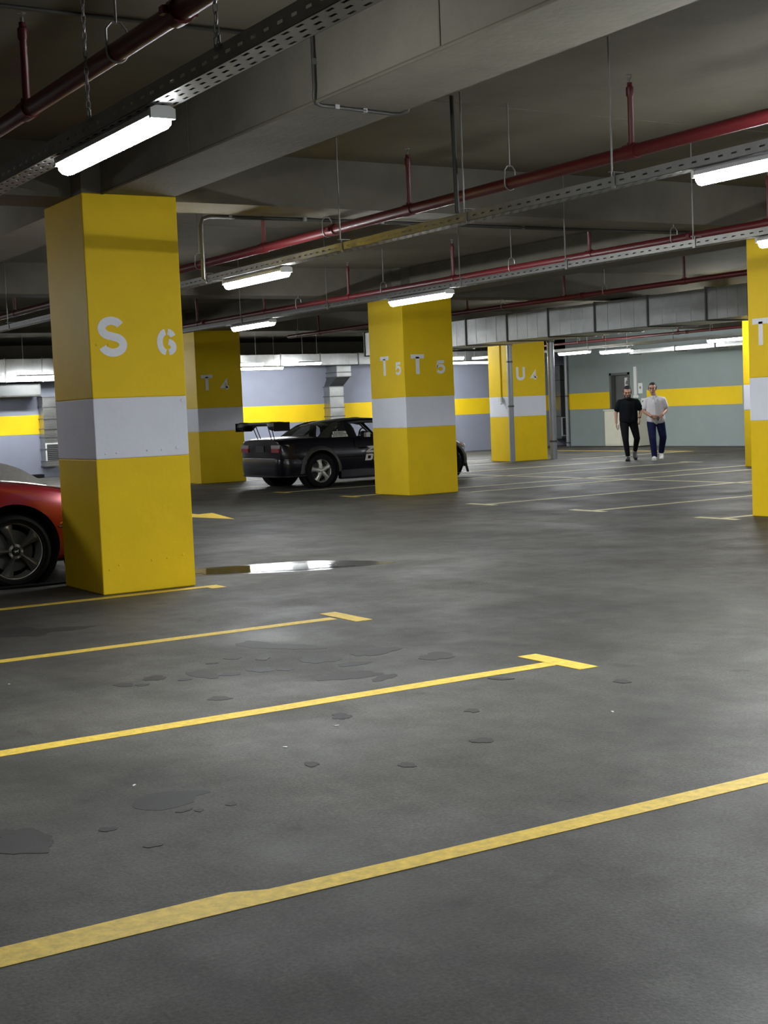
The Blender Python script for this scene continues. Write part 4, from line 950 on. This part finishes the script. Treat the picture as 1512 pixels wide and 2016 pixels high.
        if cl.get('sock'): MB().caps(a.lerp(V('kn_'+n_), .25), a-upv*.01, .041, .042).build('sock', 'shoe_white', t, 60)
    return t
P1 = dict(head=(-.01, -.085, 1.455), nod=-.0, neck=(0, -.01, 1.335), chest=(0, 0, 1.17), waist=(0, .01, .98), hem=(0, .0, .83), pelvis=(0, .01, .86),
    sh_r=(-.178, .0, 1.248), el_r=(-.265, .03, 1.03), wr_r=(-.262, -.03, .82), hd_r=(.05, -.18, -1), pn_r=(1, .1, 0), cu_r=.35,
    sh_l=(.178, .0, 1.248), el_l=(.262, .08, 1.05), wr_l=(.222, -.06, .90), hd_l=(.12, -.35, -.7), pn_l=(-1, -.2, -.3), cu_l=.8,
    hip_r=(-.095, 0, .80), kn_r=(-.075, -.12, .44), an_r=(-.035, -.10, .10), ft_r=(-.12, -1, .0),
    hip_l=(.095, .02, .80), kn_l=(.165, .10, .47), an_l=(.12, .40, .20), ft_l=(.10, -.62, -.70))
P1['nod'] = .22
p1 = person('man in black t-shirt and black trousers walking, head bowed', (20.62, 23.42, 0), P1, dict(shirt='shirt_black', shirt_w=.112, sleeve=.62, trousers='trousers_black', knee=.068, hem_r=.050, cuff=.03, shoe='shoe_black', sole='trim_black', beard=True, sock=True), 1.015, math.radians(-41.3))
wt = MB().tube([(.222+.031*math.cos(a), -.055+.031*math.sin(a), .915) for a in [2*math.pi*i/16 for i in range(17)]], .008, 6, False)
wt.box((.245, -.075, .90), (.258, -.035, .93)).build('wrist_watch', 'trim_black', p1, 50)
P2 = dict(head=(-.04, -.035, 1.525), nod=.03, turn=-.12, neck=(-.015, .0, 1.375), chest=(0, 0, 1.19), waist=(.01, .01, .99), hem=(.015, 0, .83), pelvis=(.01, .01, .86),
    sh_r=(-.178, .0, 1.272), el_r=(-.225, .0, 1.04), wr_r=(-.075, -.19, .945), hd_r=(1, -.12, -.22), pn_r=(.1, 1, .1), cu_r=.5,
    sh_l=(.178, .0, 1.276), el_l=(.235, .03, 1.06), wr_l=(.150, -.17, .965), hd_l=(-.75, -.2, -.55), pn_l=(-.3, .9, -.3), cu_l=.8,
    hip_r=(-.085, 0, .80), kn_r=(-.065, -.12, .455), an_r=(-.035, -.10, .10), ft_r=(-.18, -1, .0),
    hip_l=(.105, .02, .80), kn_l=(.155, .08, .48), an_l=(.11, .38, .17), ft_l=(-.05, -.72, -.55))
p2 = person('man in white polo shirt and dark blue jeans looking ahead', (21.02, 23.02, 0), P2, dict(shirt='shirt_white', shirt_w=.114, sleeve=.58, trousers='jeans', knee=.078, hem_r=.062, cuff=.0, shoe='shoe_white', sole='shoe_white', collar=True), 1.005, math.radians(-42.5))
ph = thing('mobile_phone', 'small dark phone held in the hands of the man in white', 'phone', p2.matrix_basis @ Vector((.062, -.215, .885)), math.radians(-42.5))
box('case', (-.018, -.006, -.045), (.018, .006, .045), 'trim_black', ph, bevel=.004); box('screen', (-.016, -.0068, -.042), (.016, -.006, .042), 'grille_dark', ph)
